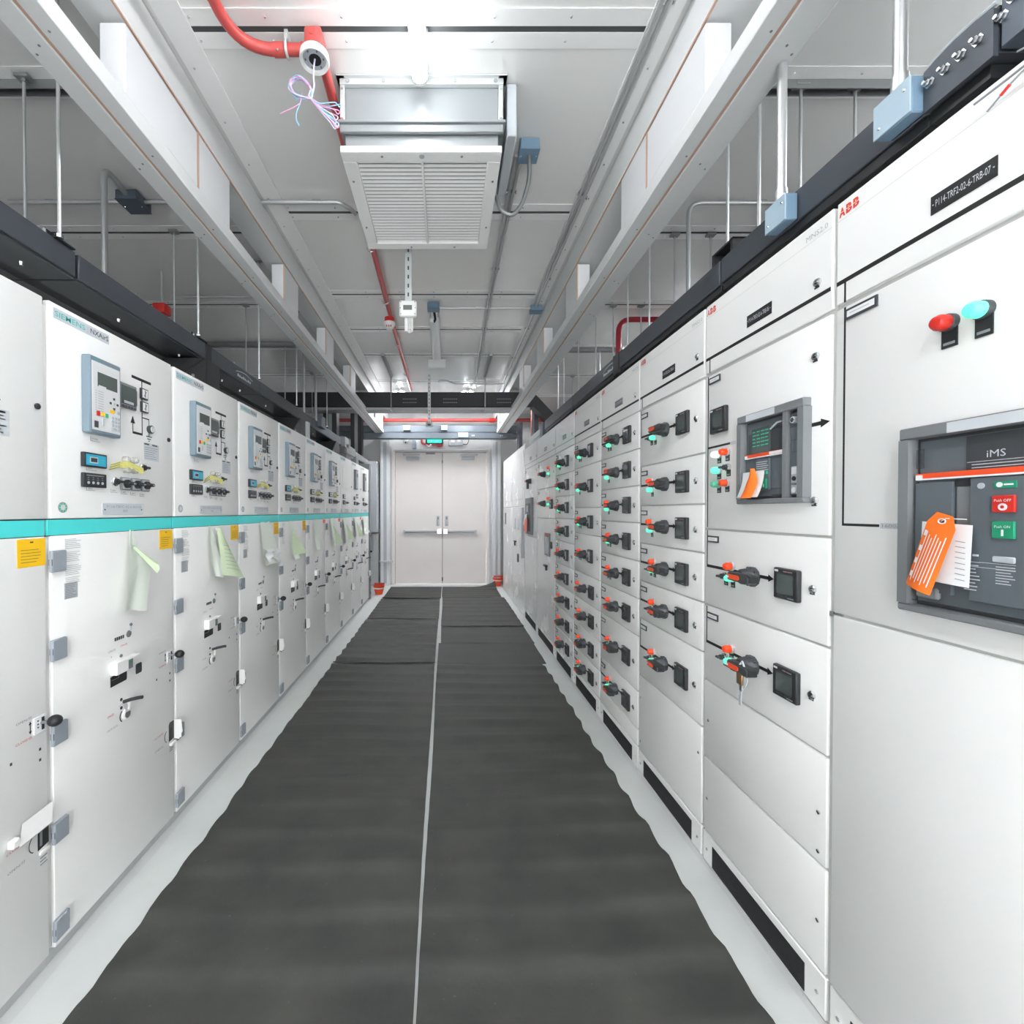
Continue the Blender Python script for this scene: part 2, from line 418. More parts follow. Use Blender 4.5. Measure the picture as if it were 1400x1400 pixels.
# ------------------------------------------------------------------ floor sheets and rubber mats
def strip(x0, x1, side, ph):
    mm = MB(SHEET)
    def f(a, b):
        y = -.6+b*9.4
        e = .012*math.sin(y*7.3+ph)+.006*math.sin(y*17+ph)
        xa = x0+.004*math.sin(y*11+ph); xb = x1+e
        return (xa+(xb-xa)*a, y, .0025+.004*max(0, math.sin(y*9+a*3+ph))*a)
    mm.grid(f, 5, 150)
    mm.build('floor_sheet', label='white protective sheet strip on the floor along the %s row of cabinets' % side, cat='sheet')
strip(AX+.02, -1.03, 'left', 0); strip(BX-.02, .87, 'right', 2)
def mat_piece(x0, x1, y0, y1, amp, per, ph, label, edge=.01, curl=0., lift=0., skew=0.):
    T = .005; mm = MB(RUBBER); nx = 14; ny = max(10, int((y1-y0)/.026))
    def h(a, y):
        pp = 2*math.pi*y/per + ph + .5*math.sin(a*3+y) + .8*math.sin(y*2.1+ph); s = math.sin(pp+.75*math.sin(pp-.6))
        z = .0045 + amp*(.5+.5*s)**.9*(.75+.25*math.sin(a*5+y*2)) + lift*max(0, 1-(y-y0)/.08)
        if curl: z += curl*max(0, (a-.6)/.4)**2*max(0, (y-(y1-.45))/.45)**2
        return z
    def f(a, b, dz=0):
        y = y0+(y1-y0)*b
        e = edge*(.6*math.sin(2*math.pi*y/per+ph+1)+.4*math.sin(9.7*y+ph)+.35*math.sin(4.1*y))*.55
        xa = x0+(e if x0 < -.5 else .003*math.sin(3*y)); xb = x1+(e if x1 > .5 else .003*math.sin(2.3*y)) + skew*b
        return (xa+(xb-xa)*a, y+.006*math.sin(a*6+ph), h(a, y)+dz)
    top = [f(i/nx, j/ny, T) for j in range(ny+1) for i in range(nx+1)]
    bot = [f(i/nx, j/ny, -.002) for j in range(ny+1) for i in range(nx+1)]
    N = len(top); fs = []; w = nx+1
    for j in range(ny):
        for i in range(nx):
            a = j*w+i; fs.append((a, a+1, a+w+1, a+w)); fs.append((N+a, N+a+w, N+a+w+1, N+a+1))
    rim = [i for i in range(w)] + [j*w+nx for j in range(1, ny+1)] + [ny*w+i for i in range(nx-1, -1, -1)] + [j*w for j in range(ny-1, 0, -1)]
    for k in range(len(rim)):
        a, b = rim[k], rim[(k+1)%len(rim)]; fs.append((b, a, N+a, N+b))
    mm.add(top+bot, fs)
    mm.build('rubber_mat', label=label, cat='mat', group='rubber mats down the aisle')
mat_piece(-1.07,-.091, .55,4.19, .019,.195,.4, 'black rubber floor mat along the left cabinets, nearest the camera', .014, skew=-.018)
mat_piece(-1.065,-.105,4.20,5.925,.026,.215,1.4,'heavily rippled black rubber mat, second from the camera on the left', .012, lift=.012)
mat_piece(-1.06,-.10,5.975,7.26,.02,.19,.2,'black rubber mat, third from the camera on the left side', .008)
mat_piece(-1.05,-.085,7.275,8.45,.016,.17,2.,'black rubber mat at the left door leaf, with a lifted dark front edge', .006, lift=.022)
mat_piece(-.083,.915,.55,4.20,.019,.205,2.2,'black rubber floor mat along the right cabinets, nearest the camera', .016)
mat_piece(-.085,.95,4.21,4.85,.003,.4,1.,'smooth grey-black rubber mat, second from the camera on the right', .004)
mat_piece(-.06,.965,4.86,5.54,.004,.3,0.,'smooth rubber mat, third from the camera on the right side', .004)
mat_piece(-.062,.97,5.55,7.44,.010,.26,3.,'black rubber mat, fourth from the camera on the right side', .006, lift=.01)
mat_piece(-.07,.93,7.46,8.5,.014,.19,1.,'black rubber mat at the right door leaf, its far corner curled up', .006, curl=.11)

# ------------------------------------------------------------------ lamps
def batten(x, y0, y1, lit, label):
    t = thing('batten_lamp', (x, (y0+y1)/2, CZ-.12), label, 'lamp', 'ceiling batten lamps')
    L = (y1-y0)/2; B = .12
    h = MB(LAMPO); h.box(-.03, .03, -L, L, B-.045, B-.005, .004)
    if y0 > 7 or y1 < .2 or abs(x) > 1:
        for s in (-1, 1): h.add([(s*.03,-L,B-.03),(s*.03,L,B-.03),(s*.13,L,B-.075),(s*.13,-L,B-.075),(s*.03,-L,B-.026),(s*.03,L,B-.026),(s*.133,L,B-.072),(s*.133,-L,B-.072)], [(0,1,2,3),(7,6,5,4),(0,3,7,4),(1,5,6,2),(2,6,7,3),(0,4,5,1)])   # reflector wing, added to keep the tube's light off the ceiling
    h.build('housing', t)
    h = MB((LAMPF if y0 > 7 else LAMPB if y1 < .2 and abs(x) < 1 else LAMPS if abs(x) > 1 else LAMP) if lit else LAMPO)
    if lit: h.lathe((0,-L,B-.075), (0,1,0), [(0,.012),(.02,.028),(.05,.033),(2*L-.05,.033),(2*L-.02,.028),(2*L,.012)], 16)
    else: h.box(-.05, .05, -L+.08, L-.1, B-.11, B-.045, .03, 3)
    h.build('diffuser', t)
    if lit:
        for y in (-L, L-.012):
            h = MB(LAMPO); h.cyl((0,y,B-.075), (0,y+.012,B-.075), .034, 16); h.build('end_cap', t)
    for y in (-L+.12, L-.12):
        h = MB(STEEL); h.box(-.04, .04, y-.012, y+.012, B-.05, B-.001); h.build('mounting_clip', t)
    return t
batten(-.113, .74, 1.945, True, 'brightly lit white batten lamp on the ceiling in front of the louvred unit')
t = batten(-.115, 4.26, 5.58, False, 'unlit white batten lamp on the ceiling beyond the louvred unit')
h = MB(PAPER); h.box(-.11, .11, .62, .66, -.04, .06, .004); h.build('end_plate', t)
h = MB(BLACK); h.tube([(0,-.66,.08),(.01,-.6,.03),(-.005,-.54,.02)], .012, 6); h.build('supply_cable', t)
for x, y0, y1, lb in ((.34, 7.05, 8.15, 'lit batten lamp near the door at the far end, right of centre'), (-.75, 7.05, 8.15, 'lit batten lamp near the door at the far end, left of centre'),
                  (-.113, -1.7, -.5, 'unseen batten lamp added behind the viewer over the aisle'), (-.113, -2.95, -1.9, 'unseen batten lamp added over the added doorway behind the viewer'),  # last two: out of view, added as fill light for the aisle
                  (1.85, -1.2, .0, 'unseen batten lamp added over the bay behind the right row'), (2.42, 1.2, 2.0, 'unseen batten lamp added over the right bay close to the wall'), (2.42, 4.5, 5.25, 'unseen batten lamp added over the right bay farther back')):  # out of view, added to brighten the right bay
    batten(x, y0, y1, True, lb)
# ------------------------------------------------------------------ left row: medium-voltage cabinets
CW = .647; Y1 = 1.405
def hinge_f(m):
    m.use(HINGE).p(.0, .056, -.034, .034, .0, .013, .003); m.use(DARK).p(.0005, .008, -.012, .008, .001, .012)
def relay_f(m):
    m.use(BLUEG).p(0, .147, 0, .268, 0, .032, .004)
    m.use(RFACE).p(.008, .139, .012, .25, .031, .0335, .001)
    W = (.033, .0342)
    m.use(LCD).p(.032, .125, .166, .216, *W); m.use(RFACE).p(.036, .07, .162, .171, .034, .0346)
    m.use(TEALT).text('SIEMENS', .012, .045, .255, .261, .0326)
    m.use(PRINTL).p(.02, .137, .252, .2525, .032, .0325)
    m.use(PRINTL)
    for k in range(11): m.p(.034, .058, .148-k*.0085, .1505-k*.0085, *W); m.p(.022, .026, .148-k*.0085, .1515-k*.0085, *W)
    m.use(CHAR)
    for a, b in ((.108,.138), (.108,.102), (.091,.120), (.125,.120)): m.p(a-.004, a+.004, b-.004, b+.004, .033, .0355)
    m.use(GREYL).p(.104, .112, .116, .124, .033, .036)
    m.use(RED).p(.026, .039, .062, .079, .033, .036); m.use(YELL).p(.047, .062, .066, .078, .033, .036)
    m.use(GREENM).p(.066, .078, .063, .077, .033, .036); m.use(YELL).p(.088, .108, .085, .096, .033, .0355)
    m.use(GREYL)
    for i in range(3):
        for j in range(4): m.p(.094+i*.0155, .106+i*.0155, .022+j*.0135, .032+j*.0135, .033, .0362, .001)
    m.use(GREYL).p(.122, .134, .085, .096, .033, .036)
    m.use(CHAR).p(.016, .034, .020, .043, *W); m.use(GREYL).p(.05, .058, .03, .055, .033, .036, .002)
def relay_dark_f(m):
    m.use(GREY).p(0, .147, 0, .268, 0, .032, .004); m.use(GREYL).p(.012, .135, .012, .25, .031, .0335, .001)
    m.use(LCDK).p(.032, .12, .166, .216, .033, .0342)
def pmeter_f(m):
    m.use(GREY).p(0, .096, 0, .096, 0, .012, .004); m.use(LCD).p(.008, .088, .014, .085, .0118, .0126)
    m.use(GREYL).p(.022, .074, .018, .028, .0124, .013); m.use(CHAR)
    for k in range(5): m.p(.012+k*.016, .022+k*.016, .003, .009, .012, .0135)
    m.p(.09, .094, .02, .08, .012, .0128)
def square_ind_f(m):
    m.use(DARK).p(-.021, .021, -.022, .022, 0, .010, .002); m.use(PAPER).p(-.016, .016, -.017, .017, .0098, .0108)
    m.use(GREY).prism([(-.009,-.010),(-.006,-.011),(.009,.010),(.006,.011)], .0105, .0114); m.p(-.003, .003, -.014, .014, .0105, .0113)
def round_ind_f(m):
    m.use(CHAR).lathe((0,0,0), (1,0,0), [(0,.017),(.012,.017),(.014,.015)], 20); m.use(PAPER).disc(0, 0, .0125, .0135, .0148, 20)
    m.use(CHAR).p(-.001, .001, -.01, .01, .0145, .0155)
def blue_f(lit):
    def f(m):
        m.use(DARK).p(0, .104, 0, .050, 0, .014, .002); m.use(CYAN if lit else RFACE).p(.008, .098, .006, .044, .0138, .0146)
        m.use(BLUEL).p(.024, .060, .014, .036, .0144, .0150); m.use(CHAR).p(.028, .056, .018, .032, .0149, .0155)
        m.use(TEALT).p(.068, .092, .026, .030, .0144, .0149); m.p(.068, .088, .018, .021, .0144, .0149)
    return f
def annun_f(m):
    m.use(DARK).p(0, .104, 0, .050, 0, .012, .002); m.use(PRINT).p(.012, .09, .040, .043, .0118, .0126)
    for k in range(4):
        m.use(GREYL).disc(.02+k*.021, .016, .005, .0118, .0135, 10); m.use(PRINT).p(.016+k*.021, .024+k*.021, .026, .028, .0118, .0126); m.p(.017+k*.021, .023+k*.021, .033, .035, .0118, .0126)
def selector_f(m):
    m.use(CHROME).lathe((0,0,0), (1,0,0), [(0,.017),(.006,.017),(.009,.014)], 18); m.use(DARK).lathe((0,0,0), (1,0,0), [(.008,.012),(.016,.011)], 14)
    m.p(-.004, .016, -.005, .005, .015, .028, .002)
def cam_switch_f(m):
    m.use(GREY).p(-.025, .025, -.025, .025, 0, .010, .003); m.use(GREYL).p(-.021, .021, -.021, .021, .0098, .0105)
    m.use(DARK).lathe((0,0,0), (1,0,0), [(.01,.017),(.02,.016)], 16); m.p(-.018, .020, -.006, .008, .02, .036, .004)
    m.use(GREYL).p(.004, .018, -.001, .002, .036, .0365)
def clear_knobs_f(m):
    m.use(CLEARP)
    for i in range(3):
        for j in (0, 1): m.lathe((0, i*.024, j*.040), (1,0,0), [(0,.012),(.018,.011),(.022,.007)], 12)
    m.use(GREYL)
    for i in range(3): m.p(i*.024-.004, i*.024+.004, -.002, .042, .0, .006)
def lock_f(m): m.use(DARK).lathe((0,0,0), (1,0,0), [(0,.0095),(.004,.0095),(.006,.007)], 16); m.use(BLACK).p(-.002, .002, -.004, .004, .006, .0065)
def ball_f(m):
    m.use(PAPER).p(-.020, .020, -.030, .022, 0, .004, .001); m.use(DARK)
    for k in range(3): m.p(-.010, -.006, -.012+k*.010, -.008+k*.010, .004, .005)
    m.p(.004, .012, -.022, .016, .0038, .006); m.use(GREY).cyl((.004,.004,0), (.030,.007,.002), .005, 8)
    m.use(BLACK).ball((.042,.008,.004), .0195, 14, (1.05,1,.9))
def flap_side_f(m):                                                 # slot with its white cover swung open to the side
    m.use(DARK).prism([(-.018,-.040),(.019,-.036),(.019,.044),(-.010,.046),(-.018,.036)], 0, .0012)
    m.use(BLACK).p(-.006, .006, -.03, .02, .0012, .003)
    m.use(WHITE).prism([(.0195,-.036),(.0225,-.036),(.0225,.046),(.0195,.046)], 0, .034)
    m.add([(.002,.019,.044),(.034,.021,.044),(.038,.024,-.01),(.022,.024,-.046),(.002,.02,-.04)], [(0,1,2,3,4)])
    m.use(WHITE).p(-.016, .022, -.060, -.048, 0, .012, .002); m.use(PRINT).lines(-.014, .014, -.09, -.064, 3)
def flap_up_f(m):                                                   # slot with its cover lifted
    m.use(DARK).prism([(-.018,-.040),(.019,-.036),(.019,.044),(.012,.05),(.004,.034),(-.018,.036)], 0, .0012)
    m.use(GREY).p(-.012, -.004, -.03, .02, .0012, .002)
    m.use(WHITE).add([(.018,-.095,.030),(.024,.006,.036),(.012,.022,.090),(.008,-.075,.085)], [(0,1,2,3)])
    m.add([(.018,-.095,.030),(.024,.006,.036),(.02,.006,.030),(.014,-.095,.024)], [(0,1,2,3)])
    m.p(-.115, -.09, .035, .06, 0, .02, .004)
    m.use(WHITE).p(-.016, .02, -.058, -.046, 0, .006, .002); m.use(PRINT).lines(-.010, .014, -.095, -.064, 3)
def shutter_f(m):                                                   # breaker window with cover and small round holes
    m.use(WHITE).p(.0, .088, .045, .095, 0, .028, .003); m.use(WHITE).p(.088, .125, .085, .092, 0, .03, .001)
    m.use(GREY).p(.06, .084, .05, .085, .027, .0285); m.use(GREENP).p(.066, .078, .072, .08, .028, .029)
    m.use(DARK).prism([(.003,0),(.085,.0),(.088,.006),(.088,.034),(.084,.044),(.003,.038)], 0, .0012)
    m.use(GREYL).prism([(.008,.024),(.045,.024),(.045,.025),(.008,.025)], .001, .002); m.p(.044, .045, .024, .04, .001, .002)
    m.use(BLACK).p(.010, .042, .027, .038, .0011, .0022)
def inspection_f(m):
    m.use(CHAR).prism([(.139,.004),(.143,.0),(.172,.0),(.174,.006),(.174,.036),(.17,.041),(.143,.041),(.139,.036)], 0, .0012)
def lever_f(m):                                                     # racking lever: round hub with a black grip
    m.use(WHITE).lathe((0,0,0), (1,0,0), [(0,.022),(.006,.022),(.008,.019)], 20); m.use(GREY).disc(0, 0, .0145, .0075, .0095, 18)
    m.use(WHITE).add([(.01,-.010,.01),(.01,.010,.01),(.024,-.032,.068),(.024,-.05,.064)], [(0,1,2,3)])
    m.p(-.008, .012, .02, .06, 0, .02, .003)
    m.use(DARK).tube([(.024,-.044,.066),(.05,-.041,.074),(.08,-.038,.080),(.092,-.036,.081)], .0068, 8)
    m.use(GREYL).cyl((.012,-.052,.052), (.026,-.044,.067), .003, 6)
    m.use(BLACK); m.tube([(.0015, -.026*math.cos(a)*1.1-.004, .026*math.sin(a)) for a in [R(-50+k*10) for k in range(11)]], .0018, 5)
    m.disc(-.024, .066, .006, 0, .002, 10); m.disc(-.024, .034, .006, 0, .002, 10)
def cab_print(m, W=.0008):
    """door markings of the upper compartment"""
    m.use(BLACK)
    m.p(.381, .496, 1.984, 1.995); m.p(.438, .4425, 1.767, 1.985); m.p(.44, .484, 1.834, 1.8385); m.p(.4815, .484, 1.765, 1.8385)
    m.p(.465, .501, 1.7625, 1.766); m.p(.472, .494, 1.7525, 1.756); m.p(.479, .487, 1.744, 1.747)
    m.p(.384, .4425, 1.762, 1.771); m.p(.384, .3875, 1.767, 1.806); m.prism([(.373,1.803),(.398,1.803),(.3855,1.832)], 0, W)
def make_left(i, Y, first=False):
    L = LEFT[i]
    t = thing('switchgear_cabinet', (AX, Y, 0), L['label'], 'switchgear', 'medium-voltage cabinets of the left row')
    c = MB(CARC); c.p(0, .6465, .055, 2.10, -1.3, -.012); c.build('carcass', t)
    c = MB(PLINTH); c.p(0, .6465, 0, .055, -1.28, -.02); c.build('plinth', t)
    c = MB(TEAL); c.p(.002, .638, 1.373, 1.4225, -.03, -.0035, .001); c.use(DARK).p(.0, .645, 1.4222, 1.4255, -.03, -.006); c.p(.0, .638, 1.370, 1.3728, -.03, -.006)
    c.build('teal_stripe', t)
    # upper door
    u = MB(WHITE); u.p(.012, .638, 1.426, 2.118, -.022, 0, .004, 2)
    k = L.get('kind', 'full')
    if k == 'full': cab_print(u)
    if not first:
        u.use(BLUEL).p(.026, .262, 2.069, 2.103, 0, .001)
        u.use(TEALT).text('SIEMENS', .032, .152, 2.077, 2.095, .0014, .007); u.use(PRINTL).p(.162, .1635, 2.074, 2.097, .001, .0014)
        u.use(CHAR).text('NXAirS', .175, .258, 2.078, 2.096, .0014, .01)
        u.use(PRINT).lathe((0,.055,1.4625), (1,0,0), [(0,.0175),(.0012,.0175)], 20); u.use(GREENM if i == 1 else GREYL).lathe((0,.055,1.4625), (1,0,0), [(.001,.015),(.0016,.015)], 20)
        u.use(BLUEL).disc(.055, 1.4625, .009, .0015, .002, 16)
        u.use(PRINTL)
        for a in range(8): u.prism([(.055+math.cos(R(a*45+q))*r, 1.4625+math.sin(R(a*45+q))*r) for q, r in ((-6,.009),(6,.009),(6,.014),(-6,.014))], .0015, .0021)
    if k == 'full':
        u.use(PRINT)
        for a, b, z in ((.152,.20,1.595), (.152,.19,1.524), (.265,.30,1.522), (.318,.35,1.518), (.37,.40,1.515), (.425,.45,1.512)):
            u.p(a, b, z-.0012, z, 0, .0006); u.p(a, a+.0012, z, z+.012, 0, .0006); u.text('380V', a+.006, a+.026, z+.003, z+.009)
        u.text('F200', .18, .205, 1.705, 1.711); u.p(.172, .215, 1.699, 1.7002); u.p(.172, .1735, 1.70, 1.715)
    door = u.build('upper_door', t)
    part('door_lock', 'llock', lock_f, door, (0,.614,1.772))
    if first:
        s = MB(BLUEL); s.p(.42, .526, 1.664, 1.737, 0, .0008); s.use(PRINT).lines(.43, .52, 1.668, 1.725, 6); s.use(CHAR).p(.49, .515, 1.728, 1.734); s.build('data_sticker', door)
    elif k == 'full':
        part('protection_relay', 'relay', relay_f, door, (0,.132,1.723))
        part('power_meter', 'pmeter', pmeter_f, door, (0,.300,1.852))
        part('position_indicator', 'sqind', square_ind_f, door, (0,.446,1.934)); part('position_indicator', 'sqind', square_ind_f, door, (0,.448,1.880))
        part('position_indicator', 'rdind', round_ind_f, door, (0,.485,1.795))
        s = MB(BLUEL); s.p(.449, .546, 1.664, 1.736, 0, .0008); s.use(PRINT).lines(.456, .54, 1.668, 1.722, 6, .0008, .0013, .25); s.use(CHAR).p(.452, .482, 1.728, 1.734, 0, .0013); s.p(.502, .535, 1.728, 1.734, 0, .0013)
        s.build('data_sticker', door)
        part('voltage_display', 'blue%d' % (i < 5), blue_f(i < 5), door, (0,.127,1.605))
        part('annunciator_unit', 'annun', annun_f, door, (0,.127,1.534))
        part('selector_switch', 'sel', selector_f, door, (0,.437,1.629)); part('selector_switch', 'sel', selector_f, door, (0,.284,1.562))
        for uu in (.334, .392, .449): part('cam_switch', 'cams', cam_switch_f, door, (0,uu,1.557))
        part('test_terminals', 'clear', clear_knobs_f, door, (0,.335,1.612))
        y = MB(YTAPE); e = [0,.004,-.004,.003,.002,-.003,.004,0,.002,-.002][i]
        for j in range(3):
            z = 1.604+j*.0085
            y.use(YTAPE).add([(.003,.252+j*.004,z-.006+e),(.003,.256+j*.004,z+.001+e),(.012,.296,z+.0185),(.012,.296,z+.0125)], [(0,3,2,1)])
            y.use(YTAPE).add([(.012,.296,z+.012),(.012,.296,z+.019),(.02,.34,z+.018+e),(.02,.34,z+.010+e)], [(0,3,2,1)])
            y.use(YTAPE).add([(.02,.34,z+.010+e),(.02,.34,z+.017+e),(.024,.412,z+.004),(.024,.412,z-.004)], [(0,3,2,1)])
            y.use(CHAR).tube([(.004,.254+j*.004,z-.003+e),(.013,.296,z+.0155)], .0008, 4)
        y.build('yellow_tape', door)
    elif k == 'blank':
        s = MB(WHITE); s.p(.12, .40, 1.72, 2.0, 0, .004, .002); s.build('blank_plate', door)
        part('voltage_display', 'blue0', blue_f(0), door, (0,.12,1.605)); part('annunciator_unit', 'annun', annun_f, door, (0,.127,1.534))
        for uu in (.30, .36): part('selector_switch', 'sel', selector_f, door, (0,uu,1.557))
    else:
        part('protection_relay', 'relayd', relay_dark_f, door, (0,.132,1.75))
        part('annunciator_unit', 'annun', annun_f, door, (0,.127,1.534)); part('voltage_display', 'blue0', blue_f(0), door, (0,.12,1.600))
        for uu in (.30, .36): part('cam_switch', 'cams', cam_switch_f, door, (0,uu,1.557))
        if k == 'dark': part('test_terminals', 'clear', clear_knobs_f, door, (0,.28,1.64))
    if not first:
        s = MB(BLUEL); s.p(.22, .441, 1.437, 1.480, 0, .003, .001); s.use(PRINT).text('P114-TRFC-02-6-RH-%02d' % (10-i-(i > 5)) if i > 1 else 'P114-TRFC-02-6-RH-05', .242, .428, 1.462, 1.472, .0035)
        s.text('进线' if i == 1 else '馈线', .322, .348, 1.446, 1.457, .0035)
        s.use(CHAR)
        for a in (.232, .429): s.disc(a, 1.456, .003, .003, .004, 8)
        s.build('name_plate', door)
    # lower door
    d = MB(WHITE); d.p(.012, .638, .047, 1.371, -.022, 0, .004, 2)
    d.use(PRINT)
    if not first:
        for z1 in (1.36, 1.317, 1.272, 1.232): d.use(PRINTL).lines(.063, .128, z1-.036, z1, 6, fill=.3, ragged=.35)
        d.use(BLUEL)
        if i < 4:
            d.use(GREYL).p(.058, .111, 1.159, 1.213, 0, .0006); d.use(GREY).lines(.062, .108, 1.161, 1.211, 9, .0006, .0011, .3)
    d.use(PRINT).text('OPEN/分', .536, .586, .822, .831); d.use(PINKT).text('CLOSE/合', .534, .586, .762, .771)
    d.use(BLACK).p(.5795, .5815, .783, .808); d.prism([(.576,.806),(.585,.806),(.5805,.815)], 0, .0008); d.prism([(.576,.786),(.585,.786),(.5805,.777)], 0, .0008)
    d.use(PINKT).text('CLOSE/合', .503, .562, .462, .471); d.use(PRINT).text('OPEN/分', .506, .560, .405, .414)
    d.use(BLACK).tube([(.0008, .592-.02*math.cos(R(a)), .437+.026*math.sin(R(a))) for a in range(-70, 71, 14)], .0013, 4)
    d.use(CHAR)
    for a, z in ((.52,.72), (.612,.715), (.612,.682)): d.p(a-.003, a+.003, z-.004, z+.004, 0, .001)
    if not first:
        d.use(CHAR).text('■■■■■', .277, .327, .957, .970); d.use(PINKT).text('ON/合', .308, .344, .926, .935); d.use(PRINT).text('OFF/分', .245, .282, .921, .93)
        d.use(PINKT).text('ON/合', .238, .270, .680, .690); d.use(PRINT).text('OUT/分 0', .236, .288, .628, .638)
    if i == 1: d.use(PRINTL).p(.26, .263, .90, .906)
    ld = d.build('lower_door', t)
    for z in (1.29, 1.006, .735, .42, .107): part('hinge', 'hinge', hinge_f, ld, (0,0,z), 'grey hinge')
    part('ball_handle', 'ball', ball_f, ld, (0,.610,.797), 'black ball knob')
    if first: part('emergency_slot', 'flapup', flap_up_f, ld, (0,.619,.445))
    else: part('emergency_slot', 'flapside', flap_side_f, ld, (0,.620,.445))
    if not first:
        part('breaker_window', 'shut', shutter_f, ld, (0,.252,.790)); part('inspection_window', 'insp', inspection_f, ld, (0,.252,.790)); part('racking_lever', 'lever', lever_f, ld, (0,.333,.657))
        s = MB(GREY); s.lathe((0,.353,.966), (1,0,0), [(0,.0135),(.002,.0135),(.003,.011)], 16); s.build('key_hole', ld)
        s = MB(GREY); s.disc(.364, 1.0, .006, 0, .004, 10); s.use(GREYL).cyl((.001,.363,.997), (.004,.358,.975), .002, 6); s.build('latch_pin', ld)
        s = MB(GREY); s.disc(.309, .893, .006, 0, .004, 10); s.build('latch_pin', ld)
    if L.get('sticker'):
        z0 = 1.282 if L['sticker'] == 1 else 1.33
        s = MB(YELL if L['sticker'] == 1 else ORANGE); s.p(.545, .637, z0, 1.366, 0, .0008)
        s.use(CHAR).lines(.556, .622, z0+.01, 1.338, 5, .0008, .0012, .14, .3); s.p(.586, .596, 1.354, 1.358, 0, .0012); s.build('warning_sticker', ld, label='yellow warning sticker')
    return t
LEFT = [
 dict(label='white switchgear cabinet cut by the left edge of the photo, nearest of its row', sticker=1),
 dict(label='white switchgear cabinet, second in the left row, first with a whole relay and blue display', sticker=1),
 dict(label='white switchgear cabinet, third in the left row, behind the second hanging green sheet', sticker=1),
 dict(label='white switchgear cabinet, fourth in the left row, with the crumpled white-green sheet', sticker=1),
 dict(label='white switchgear cabinet, fifth in the left row, last with a lit blue display', sticker=1),
 dict(label='white switchgear cabinet, sixth in the left row, with a pale unlit display', sticker=2),
 dict(label='white switchgear cabinet, seventh in the left row, just before the one without a relay', sticker=2),
 dict(label='white switchgear cabinet with a blank plate instead of a relay in the left row', kind='blank'),
 dict(label='white switchgear cabinet with a dark grey relay, last but one of the left row', kind='dark', sticker=2),
 dict(label='white switchgear cabinet at the far end of the left row', kind='darkend'),
]
make_left(0, Y1-CW, True)
for i in range(1, 10): make_left(i, Y1+(i-1)*CW)
e = MB(GREY); e.box(AX-1.25, AX+.02, Y1+9*CW+.002, Y1+9*CW+.10, .02, 2.22, .004)
e.use(DARK)
for z in (.12, .33, 1.05): e.box(AX+.018, AX+.026, Y1+9*CW+.03, Y1+9*CW+.07, z-.02, z+.02)
e.build('end_panel', label='grey end panel closing the far end of the left row', cat='panel')

# sheets hanging on the lower doors
def sheet(i, pts, label, style):
    """pts: rows (z, u left, u right, w) from the top down"""
    Y = Y1+(i-1)*CW; n = len(pts)-1
    mm = MB(PAPERG)
    def f(a, b):
        x = b*n; k = min(int(x), n-1); s = x-k; s2 = s*s*(3-2*s)
        z, ul, ur, w = [pts[k][c]*(1-s2)+pts[k+1][c]*s2 for c in range(4)]
        return (AX+w+.012*math.sin(a*3.1+b*2+i)*b+.004*math.sin(a*9+i)*b, Y+ul+(ur-ul)*a, z-(.008*(i % 3-1)+(.025*b if i == 1 else 0))*a+.004*math.sin(a*7+b*5))
    mm.grid(f, 10, 16)
    if style == 1:      # folded-over corner
        mm.use(PAPERG2); mm.grid(lambda a, b: (AX+.022+.045*a+.01*math.sin(b*3), Y+.346+.082*a*(1-.05*b), 1.318-.078*a-.034*b*(.3+a)), 6, 4)
    if style == 2:      # second leaf turned out
        mm.use(PAPERG2); mm.grid(lambda a, b: (AX+.03+.05*b*a+.012*math.sin(a*4), Y+.33+(.05+.12*b)*a+.06*b, 1.36-.26*b-.04*a*b), 6, 8)
        mm.use(PRINT)
        for k in range(7): mm.grid(lambda a, b, k=k: (AX+.0345+.05*(.35+k*.08)*a+.012*math.sin(a*4), Y+.34+(.05+.12*(.35+k*.08))*a*.8+.06*(.35+k*.08), 1.36-.26*(.35+k*.08)-.04*a*(.35+k*.08)-.002*b), 3, 1)
    if style == 3:      # crumpled end
        mm.use(PAPER); mm.grid(lambda a, b: (AX+.03+.03*b+.012*math.sin(a*13+b*7)+.008*math.sin(b*11), Y+.30+.24*a+.02*b, 1.20-.10*b-.02*a+.03*math.sin(a*5)*b), 10, 8)
    if style == 4:
        mm.use(PAPERG2); mm.grid(lambda a, b: (AX+.02+.07*b*a, Y+.24+.15*a*b, 1.30-.20*b), 5, 6)
    o = mm.build('paper_sheet', label=label, cat='paper', group='sheets hanging on the left cabinets')
sheet(1, [(1.374,.356,.378,.003),(1.31,.332,.388,.016),(1.235,.313,.455,.03),(1.074,.268,.407,.04)], 'pale green sheet with a folded-over corner on the nearest whole left cabinet', 1)
sheet(2, [(1.372,.30,.33,.004),(1.30,.27,.34,.02),(1.2,.27,.37,.03),(1.10,.31,.38,.035)], 'pale green sheet turned outward with printed lines showing, on the third left cabinet', 2)
sheet(3, [(1.371,.29,.45,.006),(1.25,.29,.50,.02),(1.15,.30,.54,.03),(1.08,.31,.52,.05)], 'white-green sheet crumpled at its lower end on the fourth left cabinet', 3)
sheet(4, [(1.371,.22,.30,.004),(1.2,.20,.36,.02),(1.06,.26,.40,.04)], 'pale green sheet with a green turned flap on the fifth left cabinet', 4)
sheet(5, [(1.371,.22,.34,.004),(1.2,.21,.36,.02),(1.09,.20,.36,.04)], 'long pale green sheet hanging straight on the sixth left cabinet', 0)
sheet(6, [(1.371,.14,.30,.004),(1.2,.16,.34,.03),(1.08,.16,.36,.05)], 'greenish sheet hanging on the seventh left cabinet', 4)
